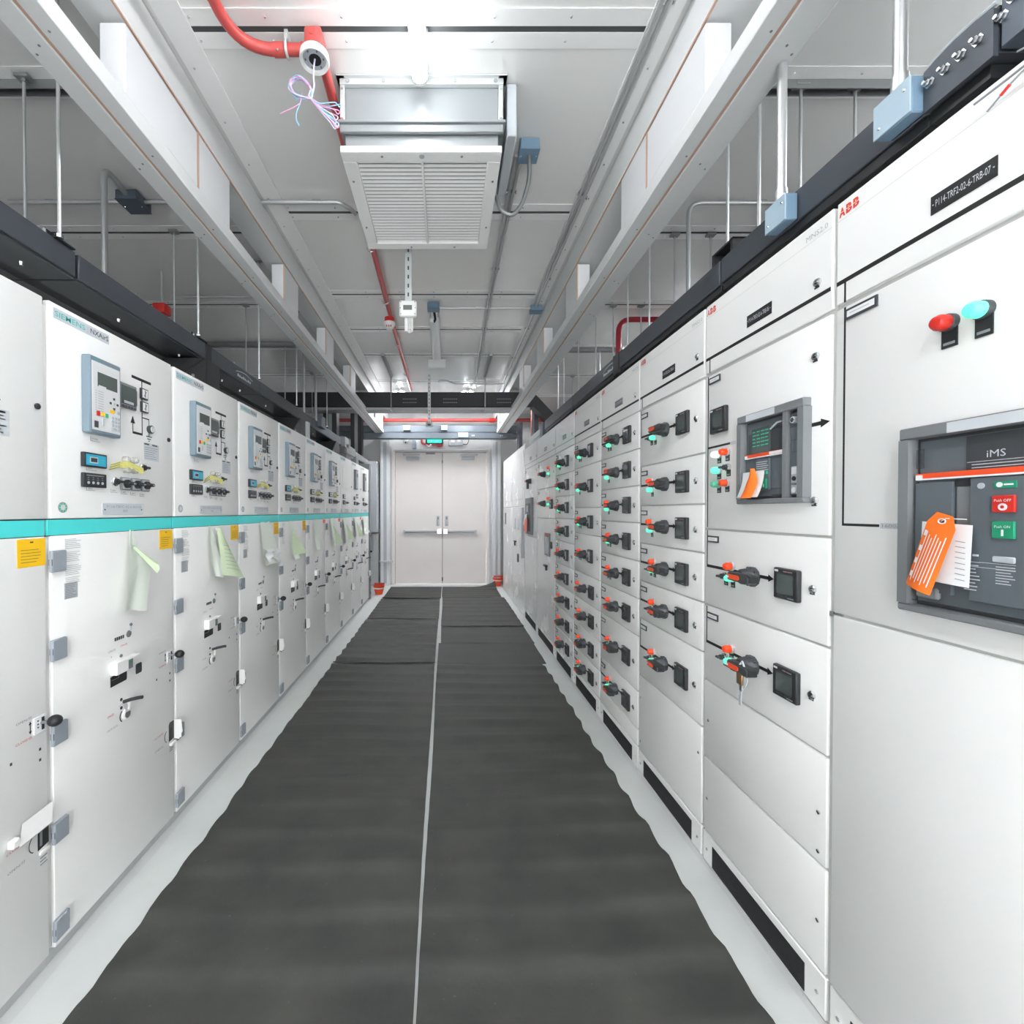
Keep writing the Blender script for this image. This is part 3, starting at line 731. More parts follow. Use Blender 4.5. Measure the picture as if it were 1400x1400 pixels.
sheet(7, [(1.371,.10,.30,.004),(1.2,.08,.36,.03),(1.06,.10,.42,.05)], 'green sheet on the left cabinet that has no relay', 4)
sheet(8, [(1.371,.10,.22,.004),(1.2,.10,.34,.03),(1.1,.12,.42,.05)], 'small green sheet on the last but one left cabinet', 4)
sheet(9, [(1.371,.08,.30,.004),(1.2,.08,.36,.03),(1.12,.10,.40,.05)], 'white sheet on the farthest left cabinet', 0)
# ------------------------------------------------------------------ right row: low-voltage columns
def mlock_f(m):
    m.use(CHROME).lathe((0,0,0), (1,0,0), [(0,.0125),(.003,.0125),(.006,.010),(.006,.007)], 16); m.use(DARK).disc(0, 0, .0045, .006, .0066, 10)
    m.use(CHROME).p(-.006, .006, -.0015, .0015, .006, .009); m.use(DARK).p(-.010, .006, -.015, -.0115, 0, .002)
def meter_f(m):
    m.use(DARK).p(-.049, .049, -.049, .049, 0, .016, .003); m.use(LCDK).p(-.034, .032, -.030, .030, .0158, .0166)
    m.use(PAPER).p(-.043, -.028, .037, .043, .0158, .0166); m.use(PRINT).p(-.006, .03, .038, .041, .0158, .0164); m.use(REDT).p(.008, .014, .038, .041, .016, .0168)
    m.use(PRINT).p(.012, .036, -.043, -.040, .0158, .0164)
    m.use(CHAR)
    for k in range(4): m.p(-.03+k*.016, -.02+k*.016, -.040, -.036, .0158, .0168)
def meter_small_f(m):
    m.use(DARK).p(-.04, .04, -.049, .049, 0, .02, .003); m.use(GREYL).p(-.026, .024, -.034, .034, .0198, .0206); m.use(DARK).lathe((.02,-.014,-.022), (1,0,0), [(0,.014),(.014,.012)], 12)
def frame_f(w, h):
    def f(m):
        m.use(CHAR).p(0, w, 0, h, 0, .004); m.use(PAPER).p(.006, w-.006, .006, h-.006, .0038, .0046); m.use(PRINTL).p(.014, w-.02, h/2-.001, h/2+.001, .0046, .005)
    return f
def rotary_f(m):
    """rotary switch: round base, cross lever with orange insert"""
    m.use(CHAR).lathe((0,0,0), (1,0,0), [(0,.034),(.012,.034),(.018,.030),(.044,.026),(.05,.02)], 24)
    for k in range(10):
        a = 2*math.pi*k/10; m.cyl((.0,.031*math.cos(a),.031*math.sin(a)), (.016,.031*math.cos(a),.031*math.sin(a)), .0045, 6)
    m.use(DARK).prism([(-.024,-.014),(.074,-.016),(.086,-.010),(.086,.010),(.074,.016),(-.024,.014)], .044, .072)
    m.use(CHAR).prism([(-.02,-.012),(.074,-.013),(.082,-.008),(.082,.008),(.074,.013),(-.02,.012)], .07, .078)
    m.use(ORANGE).prism([(-.016,-.008),(.036,-.008),(.042,-.004),(.042,.004),(.036,.008),(-.016,.008)], .077, .0815)
    m.use(PAPER).p(-.014, -.008, -.003, .003, .0814, .082)
def rotary_pale_f(m):
    rotary_f(m); m.use(PINKT).prism([(-.016,-.008),(.042,-.008),(.042,.008),(-.016,.008)], .0812, .0822)
def lamp_f(lens, big=1.):
    def f(m):
        m.use(DARK).p(-.011, .011, -.034, .004, 0, .0025); m.use(PRINT).p(-.008, .008, -.030, -.025, .0024, .003)
        m.use(GREYL).lathe((0,0,0), (1,0,0), [(0,.015*big),(.006,.015*big),(.008,.0135*big)], 18)
        m.use(lens).lathe((0,0,0), (1,0,0), [(.006,.0125*big),(.024,.0125*big),(.031,.0095*big),(.034,.004)], 18)
    return f
def key_f(m):
    m.use(DARK).p(-.011, .011, -.034, .004, 0, .0025); m.use(PRINT).p(-.008, .008, -.030, -.025, .0024, .003)
    m.use(CHROME).lathe((0,0,0), (1,0,0), [(0,.0145),(.010,.0145),(.012,.012)], 18); m.use(CHAR).lathe((0,0,0), (1,0,0), [(.011,.011),(.022,.010)], 12)
    m.p(-.013, .006, -.004, .004, .02, .034, .001)
def screw_f(m): m.use(CHROME).lathe((0,0,0), (1,0,0), [(0,.006),(.003,.0055),(.004,.003)], 10)

COLS = [  # y far, y near, label
 (1.24,.61,'white low-voltage column cut by the right edge, with the large breaker behind glass'),
 (1.855,1.24,'white low-voltage column, second in the right row, with one breaker above two switch drawers'),
 (2.48,1.855,'white low-voltage column, third in the right row, with six switch drawers over a blank panel'),
 (3.10,2.48,'white low-voltage column, fourth in the right row, its eight drawers ending above a thin blank strip'),
 (3.74,3.10,'white low-voltage column, fifth in the right row, between two densely filled drawer columns'),
 (4.384,3.74,'white low-voltage column, sixth in the right row, with nine small equal drawers'),
 (5.249,4.384,'wide white column, seventh in the right row, with two switch doors and a pink-rimmed meter'),
 (6.095,5.249,'wide white column, eighth in the right row, with a far narrow breaker window'),
]
def column(i, top=True):
    yf, yn, lab = COLS[i]; W = yf-yn
    t = thing('switchgear_column', (BX, yf, 0), lab, 'switchgear', 'low-voltage columns of the right row', R(180))
    c = MB(CARCR); c.p(.0, W-.001, .0, 2.28, -.95, -.009, .001); c.build('carcass', t)
    w = MB(WHITE if i < 5 else WHITE2); w.p(.006, W-.006, .004, .126, -.023, 0, .003); pl = w.build('plinth_panel', t)
    v = MB(VENT)
    if i == 0: v.p(.072, W-.07, .012, .098, -.001, .0012)
    else: v.p(.072, W-.08, .012, .098, -.001, .0012)
    for k in range(6): v.p(.074, W-.082, .019+k*.013, .0215+k*.013, .001, .0022)
    v.build('vent_grille', pl)
    for uu, zz in ((.035,.06), (W-.035,.06)): part('screw', 'screw', screw_f, pl, (0,uu,zz))
    # top cover
    m = MB(WHITE if i < 5 else WHITE2)
    m.p(.006, W-.006, 2.012, 2.29, -.022, 0, .003); m.use(CARC).p(.006, W-.006, 2.2385, 2.2405, 0, .0003)
    m.use(BLACK if i < 5 else CHAR).p(.008, W-.012, 2.065, 2.0765 if i < 5 else 2.070, 0, .0008)
    if i < 5: m.p(.031, .036, 2.012, 2.07, 0, .0008)
    if i < 5: m.use(REDT); [m.text(ch, .014+k*.0205, .0315+k*.0205, 2.247, 2.272, .0008, .05) for k, ch in enumerate('ABB')]; m.use(WHITE).p(.012, .075, 2.2593, 2.2607, .0008, .001)
    if i < 5: m.use(PRINTL).text('MNS2.0', W-.098, W-.022, 2.248, 2.263, .0008)
    tc = m.build('top_cover', t)
    if i: part('cam_lock', 'mlock', mlock_f, tc, (0,W-.056,2.110))
    pn = MB(BLACK if i < 3 else GREY); a = .246 if i < 1 else W*.42
    pn.p(a, a+.119, 2.103, 2.143, 0, .002); pn.use(BLUEL).text('P114-TRF2-02-6-TRB-%02d' % (7-i), a+.010, a+.109, 2.116, 2.131, .0024)
    pn.use(GREYL)
    for b in (a+.005, a+.114): pn.disc(b, 2.123, .0015, .002, .0028, 6)
    pn.build('name_plate', tc)
    return t, W
def drawer(t, W, z0, z1, v, i, kind=0, mlit=False):
    """one drawer front; v: 0 plain, 1 with key switch"""
    m = MB(WHITE if i < 5 else WHITE2); m.p(.008, W-.010, z0+.0035, z1-.0035, -.022, 0, .004, 2); zm = (z0+z1)/2 - (.004 if z1-z0 < .25 else 0)
    zl = zm + (.006 if i < 5 else 0)
    m.use(BLACK)
    m.p(.0215, .0265, zl, z1-.004, 0, .0008); m.p(.0215, .375, zl-.0055, zl+.0055, 0, .0008)
    m.prism([(.372,zl-.012),(.396,zl),(.372,zl+.012)], 0, .0008)
    d = m.build('drawer_front', t)
    part('label_frame', 'frame', frame_f(.072, .026), d, (0,.030,z1-.052))
    part('rotary_handle', 'rotaryp' if kind == 2 else 'rotary', rotary_pale_f if kind == 2 else rotary_f, d, (0,.299,zm))
    if mlit: part('power_meter', 'msmall', meter_small_f, d, (0,.445,zm))
    else: part('power_meter', 'meter', meter_f, d, (0,.464,zm))
    part('cam_lock', 'mlock', mlock_f, d, (0,W-.062,zm))
    du = 0 if v else -.03
    part('indicator_lamp', 'rlamp', lamp_f(RLAMP, 1.15), d, (0,.185+du,zm+.022), 'red indicator lamp')
    part('indicator_lamp', 'glamp', lamp_f(GLAMP), d, (0,.191+du,zm-.022), 'lit green indicator lamp')
    if v: part('key_switch', 'key', key_f, d, (0,.150,zm-.020))
    return d
def blank(t, W, z0, z1, i, screws=()):
    m = MB(WHITE if i < 5 else WHITE2); m.p(.008, W-.010, z0+.0035, z1-.0035, -.022, 0, .004, 2); d = m.build('blank_panel', t)
    for s in screws: part('screw', 'screw', screw_f, d, (0,)+s)
    return d
def breaker(parent, u0, u1, z0, z1, big):
    """grey frame around a recessed circuit breaker"""
    b = .022; f = MB(GREY); W0, W1 = 0, .026
    ud = u1 if big else u1-.078
    f.p(u0, u1, z1-b*1.2, z1, W0, W1, .003); f.p(u0, u1, z0, z0+b*.75, W0, W1, .003); f.p(u0, u0+b, z0+b*.75, z1-b*1.2, W0, W1-.0002); f.p(u1-b, u1, z0+b*.75, z1-b*1.2, W0, W1-.0002)
    if not big: f.p(ud-.008, ud+.008, z0+b*.75, z1-b*1.2, W0, W1-.004)
    f.use(CHAR).p(u0+b*.5, u1-b*.5, z0+b*.5, z1-b*.6, .0005, .0015)
    f.use(BLUEL).p(u0+(.10 if big else .05), u1-(.08 if big else .115), z1-b*1.2+.002, z1-.003, .0258, .0266)
    fr = f.build('breaker_frame', parent)
    zo = z0+(z1-z0)*(.725 if big else .52); ui = u0+b+.008; uj = ud-b*.5
    # upper bay behind a clear flap
    g = MB(GREYD); g.p(ui, uj, zo+.004, z1-b*1.5, .0015, .006)
    if big:
        g.use(CHAR).p(ui+.09, uj, zo+.006, z1-b*1.6, .006, .008)
        g.use(BLUEL).text('iMS', ui+.125, ui+.155, z1-.082, z1-.068, .0084); g.p(ui+.092, uj-.02, z1-.089, z1-.088, .008, .0084)
        g.lines(ui+.10, ui+.20, z1-.116, z1-.091, 4, .008, .0084, .25)
    else:
        g.use(LCDK).p(ui+.03, ui+.115, zo+.01, zo+.095, .006, .012); g.use(GREENM)
        for r in range(4): g.lines(ui+.035+.02*r, ui+.052+.02*r, zo+.03, zo+.09, 5, .012, .0128, .3)
        g.use(CHAR).p(ui+.118, uj-.004, zo+.01, zo+.085, .006, .009); g.p(ui+.01, ui+.028, zo+.008, zo+.08, .006, .009)
        g.p(ui+.03, ui+.04, z1-.068, z1-.06, .006, .009); g.p(uj-.04, uj-.03, z1-.068, z1-.06, .006, .009)
        g.use(BLUEL).tube([(.013,ui+.12,zo+.082),(.014,ui+.15,zo+.098),(.013,uj-.01,zo+.098)], .003, 5)
    g.use(ORANGE).p(ui, uj, zo-.002, zo+.009, .006, .016); g.use(PAPER).p(ui, uj, zo-.0055, zo-.002, .006, .0165); g.p(ui, ui+.014, zo-.002, zo+.006, .0155, .0165)
    if not big: g.p(ui+.12, uj-.003, zo-.001, zo+.008, .0155, .0165)
    g.build('trip_unit', parent)
    # lower front with push buttons
    h = MB(GREYD); h.p(ui, uj, z0+b*1.2, zo-.006, .0015, .008)
    if big:
        h.use(GREYD).p(ui, ui+.072, z0+.05, zo-.012, .008, .016); h.p(ui+.105, uj, z0+.045, zo-.008, .008, .018, .002)
        h.use(GREY).p(ui+.078, ui+.104, z0+.16, zo-.024, .008, .012); h.use(DARK).p(ui+.074, ui+.105, zo-.022, zo-.008, .008, .012)
        h.use(GREYL).disc(ui+.125, zo-.024, .006, .018, .0195, 12); h.use(GREY).p(ui+.004, ui+.05, z0+.035, z0+.06, .008, .02, .004)
        bx = u0+.176
        h.use(GREENP).p(bx, bx+.034, zo-.030, zo-.017, .018, .0195); h.use(PAPER).disc(bx+.009, zo-.0235, .005, .0195, .0202, 10); h.p(bx+.016, bx+.030, zo-.025, zo-.022, .0195, .0202)
        h.use(RED).p(bx, bx+.034, zo-.076, zo-.044, .018, .023, .001); h.use(PAPER).text('Push OFF', bx+.004, bx+.030, zo-.056, zo-.051, .0236); h.lathe((.023,bx+.017,zo-.066), (1,0,0), [(0,.007),(.0008,.007)], 14); h.use(RED).disc(bx+.017, zo-.066, .003, .0235, .0244, 10)
        h.use(GREENP).p(bx, bx+.034, zo-.126, zo-.093, .018, .023, .001); h.use(PAPER).text('Push ON', bx+.005, bx+.029, zo-.106, zo-.101, .0236); h.p(bx+.0155, bx+.0185, zo-.121, zo-.109, .023, .0238)
        h.use(GREYL).p(bx, bx+.035, zo-.172, zo-.160, .018, .022, .003)
        h.use(BLUEL).lines(bx-.048, bx-.02, zo-.235, zo-.172, 9, .018, .0186, .3); h.lines(bx+.004, bx+.034, zo-.215, zo-.178, 7, .018, .0186, .3); h.p(bx-.034, bx-.024, zo-.164, zo-.160, .018, .0186)
        h.p(bx-.05, bx+.034, zo-.1755, zo-.1745, .018, .0186); h.p(bx-.05, bx+.034, zo-.1855, zo-.1845, .018, .0186)
        h.use(SMOKE).p(ui+.002, ui+.018, zo+.02, z1-.05, .0165, .0185)
        h.use(SMOKE).p(ui, uj, z0+.026, z0+.0285, .0185, .0215)
    else:
        h.use(GREYD).p(ui+.055, ui+.120, z0+.045, zo-.012, .008, .016, .002); h.use(BLUEL).lines(ui+.06, ui+.115, zo-.06, zo-.018, 6, .016, .0166, .3)
        h.use(GREENP).p(ui+.092, ui+.112, z0+.05, z0+.085, .016, .021, .001); h.use(PAPER).p(ui+.101, ui+.103, z0+.055, z0+.066, .021, .0216)
        h.use(RED).p(ui+.068, ui+.088, z0+.05, z0+.085, .016, .021, .001); h.use(GREENM).p(ui+.092, ui+.112, z0+.098, z0+.108, .016, .018)
        h.use(CHAR).p(ui+.125, uj, z0+.022, z0+.03, .008, .010); h.p(ui+.12, uj, z0+.048, z0+.0495, .008, .0088)
    h.build('button_plate', parent)
    if not big:
        k = MB(GREYD); k.p(ud+.010, u1-b-.001, z0+b*1.2, z1-b*1.6, .0015, .009)
        for q_ in (.12, .11, .105): pass
        k.use(CHAR)
        for zz in (z1-.078, z1-.118, z1-.155, z1-.203): k.p(ud+.012, u1-b-.003, zz, zz+.0012, .009, .0096)
        k.use(GREYL).lathe((.009,ud+.03,z1-.058), (1,0,0), [(0,.011),(.012,.010)], 14); k.use(CHROME).disc(ud+.03, z1-.058, .007, .02, .022, 12)
        k.use(GREYL).p(ud+.016, ud+.042, z0+.028, z0+.112, .009, .013, .002); k.use(PAPER).p(ud+.019, ud+.039, z0+.088, z0+.109, .013, .0136); k.use(DARK).disc(ud+.03, z0+.075, .007, .013, .016, 12); k.use(PAPER).disc(ud+.03, z0+.040, .0085, .013, .015, 14); k.use(GREY).p(ud+.02, ud+.038, z0+.055, z0+.062, .013, .014)
        k.build('auxiliary_strip', parent)
    return fr

# column 1 (cut by the frame)
t, W = column(0)
m = MB(WHITE); m.p(.006, W-.006, 1.170, 2.0, -.022, 0, .004, 2); m.use(BLACK).p(.0315, .0365, 1.417, 1.998, 0, .0008); m.p(.0315, .135, 1.411, 1.4175, 0, .0008)
m.use(BLUEL).p(.138, .19, 1.4075, 1.421, 0, .0006); m.use(PRINT).text('1600A', .143, .19, 1.410, 1.4185, .0009)
d = m.build('breaker_door', t)
part('label_frame', 'framebig', frame_f(.088, .028), d, (0,.038,1.961))
breaker(d, .205, .62, 1.224, 1.638, True)
def biglamp(lens):
    def f(m):
        m.use(DARK).p(-.015, .015, -.052, .004, 0, .0025); m.use(PRINT).lines(-.011, .011, -.048, -.039, 1, .0024, .003, .6, 0)
        m.use(CHAR).lathe((0,0,0), (1,0,0), [(0,.0185),(.010,.0185),(.012,.017)], 20); m.use(lens).lathe((0,0,0), (1,0,0), [(.010,.0165),(.026,.0165),(.034,.012),(.036,.006)], 20)
    return f
part('indicator_lamp', 'bigred', biglamp(RED), d, (0,.286,1.851), 'red indicator lamp'); part('indicator_lamp', 'biggreen', biglamp(GLAMP), d, (0,.347,1.851), 'lit green indicator lamp')
m = MB(WHITE); m.p(.006, W-.006, .130, 1.163, -.022, 0, .004, 2); m.build('lower_door', t)
h = MB(CHROME); h.p(-.008, .004, 1.157, 1.171, -.02, -.002); h.p(.008, .03, 1.164, 1.169, -.02, -.002); h.build('door_hinge', t)
# column 2
t, W = column(1)
m = MB(WHITE); m.p(.008, W-.010, 1.381, 2.0, -.022, 0, .004, 2); m.use(BLACK).p(.0215, .0265, 1.385, 1.998, 0, .0008); m.p(.0215, .166, 1.703, 1.711, 0, .0008)
m.p(.535, .575, 1.697, 1.708, 0, .0008); m.prism([(.575,1.690),(.605,1.7025),(.575,1.715)], 0, .0008); m.use(BLUEL).p(.168, .20, 1.70, 1.712, 0, .0006)
d = m.build('breaker_door', t)
part('label_frame', 'frame', frame_f(.072, .026), d, (0,.034,1.962)); part('power_meter', 'meter', meter_f, d, (0,.108,1.806))
breaker(d, .243, .543, 1.475, 1.786, False)
for u, z, ln, nm in ((.102,1.672,WLAMP,'white'), (.153,1.676,RLAMP,'red'), (.102,1.610,GLAMP,'green'), (.102,1.556,GDIM,'dgreen'), (.153,1.558,ORANGE,'dorange')):
    part('indicator_lamp' if nm[0] != 'd' else 'push_button', 'l1'+nm, lamp_f(ln, 1.05), d, (0,u,z))
part('key_switch', 'key', key_f, d, (0,.160,1.617))
for z in (1.899, 1.480): part('cam_lock', 'mlock', mlock_f, d, (0,.556,z))
drawer(t, W, 1.066, 1.377, 1, 1); drawer(t, W, .755, 1.066, 1, 1)
blank(t, W, .435, .755, 1, ((W-.035,.583), (.04,.595), (W-.035,.47))); blank(t, W, .130, .435, 1, ((W-.035,.269), (.035,.27)))
# columns 3-6
rows = {2: ([2.003,1.693,1.48,1.275,1.068,.86,.545], (.545,.130)), 3: ([2.008,1.80,1.594,1.385,1.17,.96,.75,.44,.227], (.227,.130)),
        4: ([2.008,1.80,1.478,1.272,.962,.750,.536,.328,.130], None), 5: ([2.008,1.79,1.588,1.385,1.17,.96,.75,.54,.335,.130], None)}
for i in (2, 3, 4, 5):
    t, W = column(i); zs, bl = rows[i]
    for k in range(len(zs)-1):
        v = 0 if (i in (2, 3) and k in (1, 2)) or (i > 3 and k in (1, 4)) else 1
        drawer(t, W, zs[k+1], zs[k], v, i, 2 if (i in (3, 4) and k == 0) else 0, i == 5 and k < 6 or i == 4 and k < 4)
    if bl: blank(t, W, bl[1], bl[0], i, ((W-.03,bl[0]-.12), (.03,bl[0]-.12), (.03,bl[1]+.05)) if i == 2 else ())
# column 7 and 8
t, W = column(6)
for z0, z1, mt in ((1.695,2.006,0), (1.371,1.695,1)):
    m = MB(WHITE2); m.p(.008, W-.01, z0+.0035, z1-.0035, -.022, 0, .004); d = m.build('switch_door', t)
    part('label_frame', 'frame', frame_f(.072, .026), d, (0,.03,z1-.05)); zm = (z0+z1)/2
    part('rotary_handle', 'rotary', rotary_f, d, (0,.40,zm)); part('indicator_lamp', 'rlamp', lamp_f(RLAMP), d, (0,.62,zm+.05)); part('indicator_lamp', 'glamp', lamp_f(GLAMP), d, (0,.62,zm-.012))
    part('cam_lock', 'mlock', mlock_f, d, (0,W-.062,zm))
    if mt: part('power_meter', 'meter', meter_f, d, (0,.715,zm-.01))
m = MB(WHITE2); m.p(.008, W-.01, .130, 1.3675, -.022, 0, .004); m.use(CARC)
for k in range(14): m.p(.15, .70, .40+k*.022, .403+k*.022, 0, .0006)
m.use(CARC).p(.36, .362, 1.1, 1.36, 0, .0006)
d = m.build('lower_door', t)
s = MB(GREY); s.p(.43, .66, .98, 1.22, 0, .012, .004); s.use(PINKT).p(.44, .65, 1.19, 1.21, .0118, .0126); s.use(GREYL).p(.46, .63, 1.0, 1.18, .0118, .0128); s.build('panel_meter', d)
s = MB(DARK); s.p(.70, .74, 1.07, 1.14, 0, .015, .003); s.build('push_button', d)
s = MB(DARK); s.p(.44, .54, .86, .88, 0, .03, .003); s.p(.50, .52, .82, .87, 0, .02, .003); s.build('door_handle', d)
t, W = column(7)
m = MB(WHITE2); m.p(.008, W-.01, 1.135, 2.006, -.022, 0, .004); d = m.build('breaker_door', t)
part('label_frame', 'frame', frame_f(.072, .026), d, (0,.03,1.96))
s = MB(DARK); s.p(.22, .30, 1.74, 1.86, 0, .02, .003); s.build('power_meter', d)
part('rotary_handle', 'rotary', rotary_f, d, (0,.44,1.83))
s = MB(GREY); s.p(.20, .60, 1.16, 1.62, 0, .03, .004); s.use(DARK).p(.24, .56, 1.20, 1.55, .0295, .031); s.use(GREYD).p(.30, .52, 1.40, 1.53, .031, .034); s.use(GREYL).p(.32, .42, 1.44, 1.52, .034, .035); s.build('breaker_frame', d)
for z in (1.95, 1.55, 1.2): part('cam_lock', 'mlock', mlock_f, d, (0,W-.062,z))
m = MB(WHITE2); m.p(.008, W-.01, .130, 1.1315, -.022, 0, .004); m.build('lower_door', t)
c = MB(ORANGE); c.add([(BX-.05,5.62,1.36),(BX-.05,5.80,1.36),(BX-.07,5.76,1.19),(BX-.06,5.62,1.19)], [(0,1,2,3)]); c.use(PAPER).add([(BX-.045,5.68,1.42),(BX-.045,5.86,1.40),(BX-.06,5.88,1.28),(BX-.055,5.72,1.25)], [(0,1,2,3)])
c.build('hanging_card', label='small orange and white card hanging on the far narrow breaker window', cat='card')
# tall white units closing the row
for k, (yf, yn) in enumerate(((7.24,6.10), (8.39,7.245))):
    W = yf-yn
    t = thing('control_cabinet', (BX, yf, 0), ('tall glossy white control cabinet right after the narrow breaker column', 'tall glossy white control cabinet next to the door, end of the right row')[k], 'cabinet', 'tall white units at the end of the right row', R(180))
    c = MB(CARC); c.p(0, W, 0, 2.38, -.95, -.009, .001); c.build('carcass', t)
    m = MB(WHITE2); m.p(.006, W-.006, 1.52, 2.375, -.022, 0, .004); m.p(.12, W-.12, 1.62, 2.30, 0, .004, .002); m.build('upper_panel', t)
    m = MB(WHITE2); m.p(.006, W-.006, .02, 1.51, -.022, 0, .004)
    m.use(CARC)
    for j in range(12): m.p(.15, W-.15, .30+j*.04, .303+j*.04, 0, .0006)
    d = m.build('lower_panel', t)
    if k == 0:
        h = MB(GREYL); h.p(W-.16, W-.06, .80, 1.50, 0, .03, .004); h.build('handle_strip', d)
        for a in (.18, .52):
            s = MB(GREYL); s.p(a, a+.16, 1.18, 1.34, 0, .008, .002); s.use(WHITE2).p(a+.02, a+.14, 1.2, 1.32, .008, .009); s.build('display', d)
        s = MB(CHAR); s.p(.60, .66, .70, .82, 0, .02, .003); s.build('push_button', d); s = MB(DARK); s.p(.30, .44, .98, 1.0, 0, .03, .003); s.p(.32, .34, .92, 1.0, 0, .02); s.build('door_handle', d)
    else:
        s = MB(GREY); s.p(.28, .40, 1.22, 1.42, 0, .01); s.build('display', d)

# tags, paper and keys hanging on the right row
def tagcard(pts, mname, label, cat, name='lockout_tag', print_=0):
    m = MB(mname); n = len(pts)
    m.add(pts, [tuple(range(n))]); return m
cx = BX-.036
def bp(u, z, w=.036): return (BX-w, 1.24-u, z)
m = MB(PAPER); m.grid(lambda a, b: bp(.259+.095*a, 1.428-.125*b-.006*a, .026+.004*math.sin(a*3)+.006*b), 8, 8)
m.use(PRINT)
for k in range(8): m.add([bp(.33,1.39-k*.011,.0345), bp(.348,1.388-k*.011,.0345), bp(.348,1.3865-k*.011,.0345), bp(.33,1.3885-k*.011,.0345)], [(0,1,2,3)])
m.build('paper_note', label='white paper hanging behind the orange tag on the large breaker', cat='paper')
def tagu(a, b):                                                     # a across, b down, slightly tilted and curled tag
    w = .052*(1 if b > .14 else .55+.45*b/.14)
    return bp(.320-.046*b + (a-.5)*w*1.04, 1.444-.163*b-.018*(a-.5)*w/.052, .044+.010*math.sin(a*2.6)*b+.004*b)
m = MB(ORTAG); m.grid(tagu, 8, 14)
m.use(PAPER)
def tagline(a0, a1, b0, b1):
    P = [tagu(a0,b0), tagu(a1,b0), tagu(a1,b1), tagu(a0,b1)]; m.add([(x-.0012,y,z) for x,y,z in P], [(0,1,2,3)])
for k in range(7): tagline(.16+k*.11, .16+k*.11+.035, .26+.03*(k % 3), .92-.04*(k % 2))
for b in (.25, .45, .62, .8): tagline(.06, .16, b, b+.07)
for k in range(14):
    a = 2*math.pi*k/14; c_ = tagu(.5,.09)
    m.cyl((c_[0]-.001, c_[1]+.007*math.cos(a), c_[2]+.005*math.sin(a)), (c_[0]-.001, c_[1]+.007*math.cos(a+.45), c_[2]+.005*math.sin(a+.45)), .0011, 5)
m.use(DARK); c_ = tagu(.5,.09); m.ball((c_[0]-.0005,c_[1],c_[2]), .0042, 8, (.3,1,.8))
m.use(CABLEW).tube([(c_[0]-.002,c_[1],c_[2]),(c_[0]-.004,c_[1]-.01,c_[2]+.006),(BX-.02,c_[1]-.022,c_[2]+.004)], .0008, 5)
m.build('lockout_tag', label='orange lockout tag tied to the large breaker at the right edge', cat='tag')
def b2(u, z, w): return (BX-w, 1.855-u, z)
m = MB(PAPER); m.grid(lambda a, b: b2(.276+.106*a, 1.585-.088*b, .024+.022*b*b+.012*math.sin(a*3.1)*b), 8, 8); m.build('paper_note', label='white paper curling out behind the orange tag on the smaller breaker', cat='paper')
m = MB(ORTAG); m.grid(lambda a, b: b2(.343+(.014+.042*min(1,b*2.2))*(a-.5)+.012*b, 1.594-.100*b, .034+.034*b*b+.010*math.sin(a*3.1)), 6, 10); m.build('lockout_tag', label='orange lockout tag curling out of the smaller grey breaker frame', cat='tag')
k0 = thing('key_ring', b2(.345, .835, .085), 'key ring with a small brass padlock hanging from a switch handle on the right', 'keys')
m = MB(GREYL); m.tube([(.02+.004*math.cos(a), .023*math.sin(a), .045+.030*math.cos(a)) for a in [2*math.pi*k/20 for k in range(21)]], .0022, 6); m.build('ring', k0)
m = MB(GREYL); m.tube([(.012,-.010,.060),(.016,-.016,.085),(.018,0,.104),(.016,.014,.085),(.012,.010,.060)], .0036, 6); m.build('shackle', k0)
m = MB(BRASS); m.box(.006, .014, -.015, .015, .026, .066, .004, 2); m.build('padlock_body', k0)
m = MB(GREYL); m.box(.012, .015, -.004, .004, -.012, .026); m.box(.012, .015, -.009, .009, .004, .026, .001); m.box(.012, .015, -.003, .008, -.045, -.012); m.build('key', k0)
# ------------------------------------------------------------------ louvred unit on the ceiling
t = thing('ceiling_air_unit', (-.11, 2.375, 3.05), 'white louvred air unit hanging from the ceiling behind the bright lamp', 'air unit')
HX, HY = .345, .355                                  # half sizes of the body
m = MB(ACBODY); m.box(-HX, HX, -HY+.012, HY-.012, .155, .339, .003); m.box(-HX, HX, -HY+.012, HY-.012, .03, .13, .003); m.build('duct_body', t)
m = MB(STRUT)
m.box(-HX-.035, HX+.038, -HY-.022, -HY+.03, .331, .3385, .001); m.box(-HX-.035, -HX, -HY-.02, HY+.02, .331, .3385); m.box(HX, HX+.038, -HY-.02, HY+.02, .331, .3385)
m.box(-HX-.02, HX+.02, -HY-.008, -HY+.010, .305, .331)
m.use(CHROME)
for x in (-.33, -.17, .15, .33): m.lathe((x, -HY-.008, .318), (0,-1,0), [(0,.009),(.005,.008)], 8)
m.build('mounting_flange', t)
for s in (-1, 1):
    m = MB(STRUT); m.box(s*HX, s*(HX+.02), -HY-.004, -HY+.03, .13, .331, .002)
    m.use(CHROME); m.lathe((s*(HX+.01), -HY-.006, .145), (0,-1,0), [(0,.010),(.008,.009)], 8); m.lathe((s*(HX+.01), -HY-.006, .285), (0,-1,0), [(0,.004),(.004,.004)], 8)
    m.build('corner_bracket', t)
m = MB(ACBODY); m.box(-HX-.026, HX+.03, -HY-.02, HY+.02, .128, .140, .002); m.box(-HX-.02, HX+.02, -HY-.010, -HY+.006, .092, .128, .003); m.build('clamp_band', t)
m = MB(WHITE); b = .045
m.box(-HX-.018, HX+.014, -HY-.014, -HY+b, .0, .03, .003); m.box(-HX-.018, HX+.014, HY-b, HY+.014, .0, .03, .003)
m.box(-HX-.018, -HX+b, -HY+b, HY-b, .0, .03, .003); m.box(HX-b, HX+.014, -HY+b, HY-b, .0, .03, .003)
m.use(GREY)
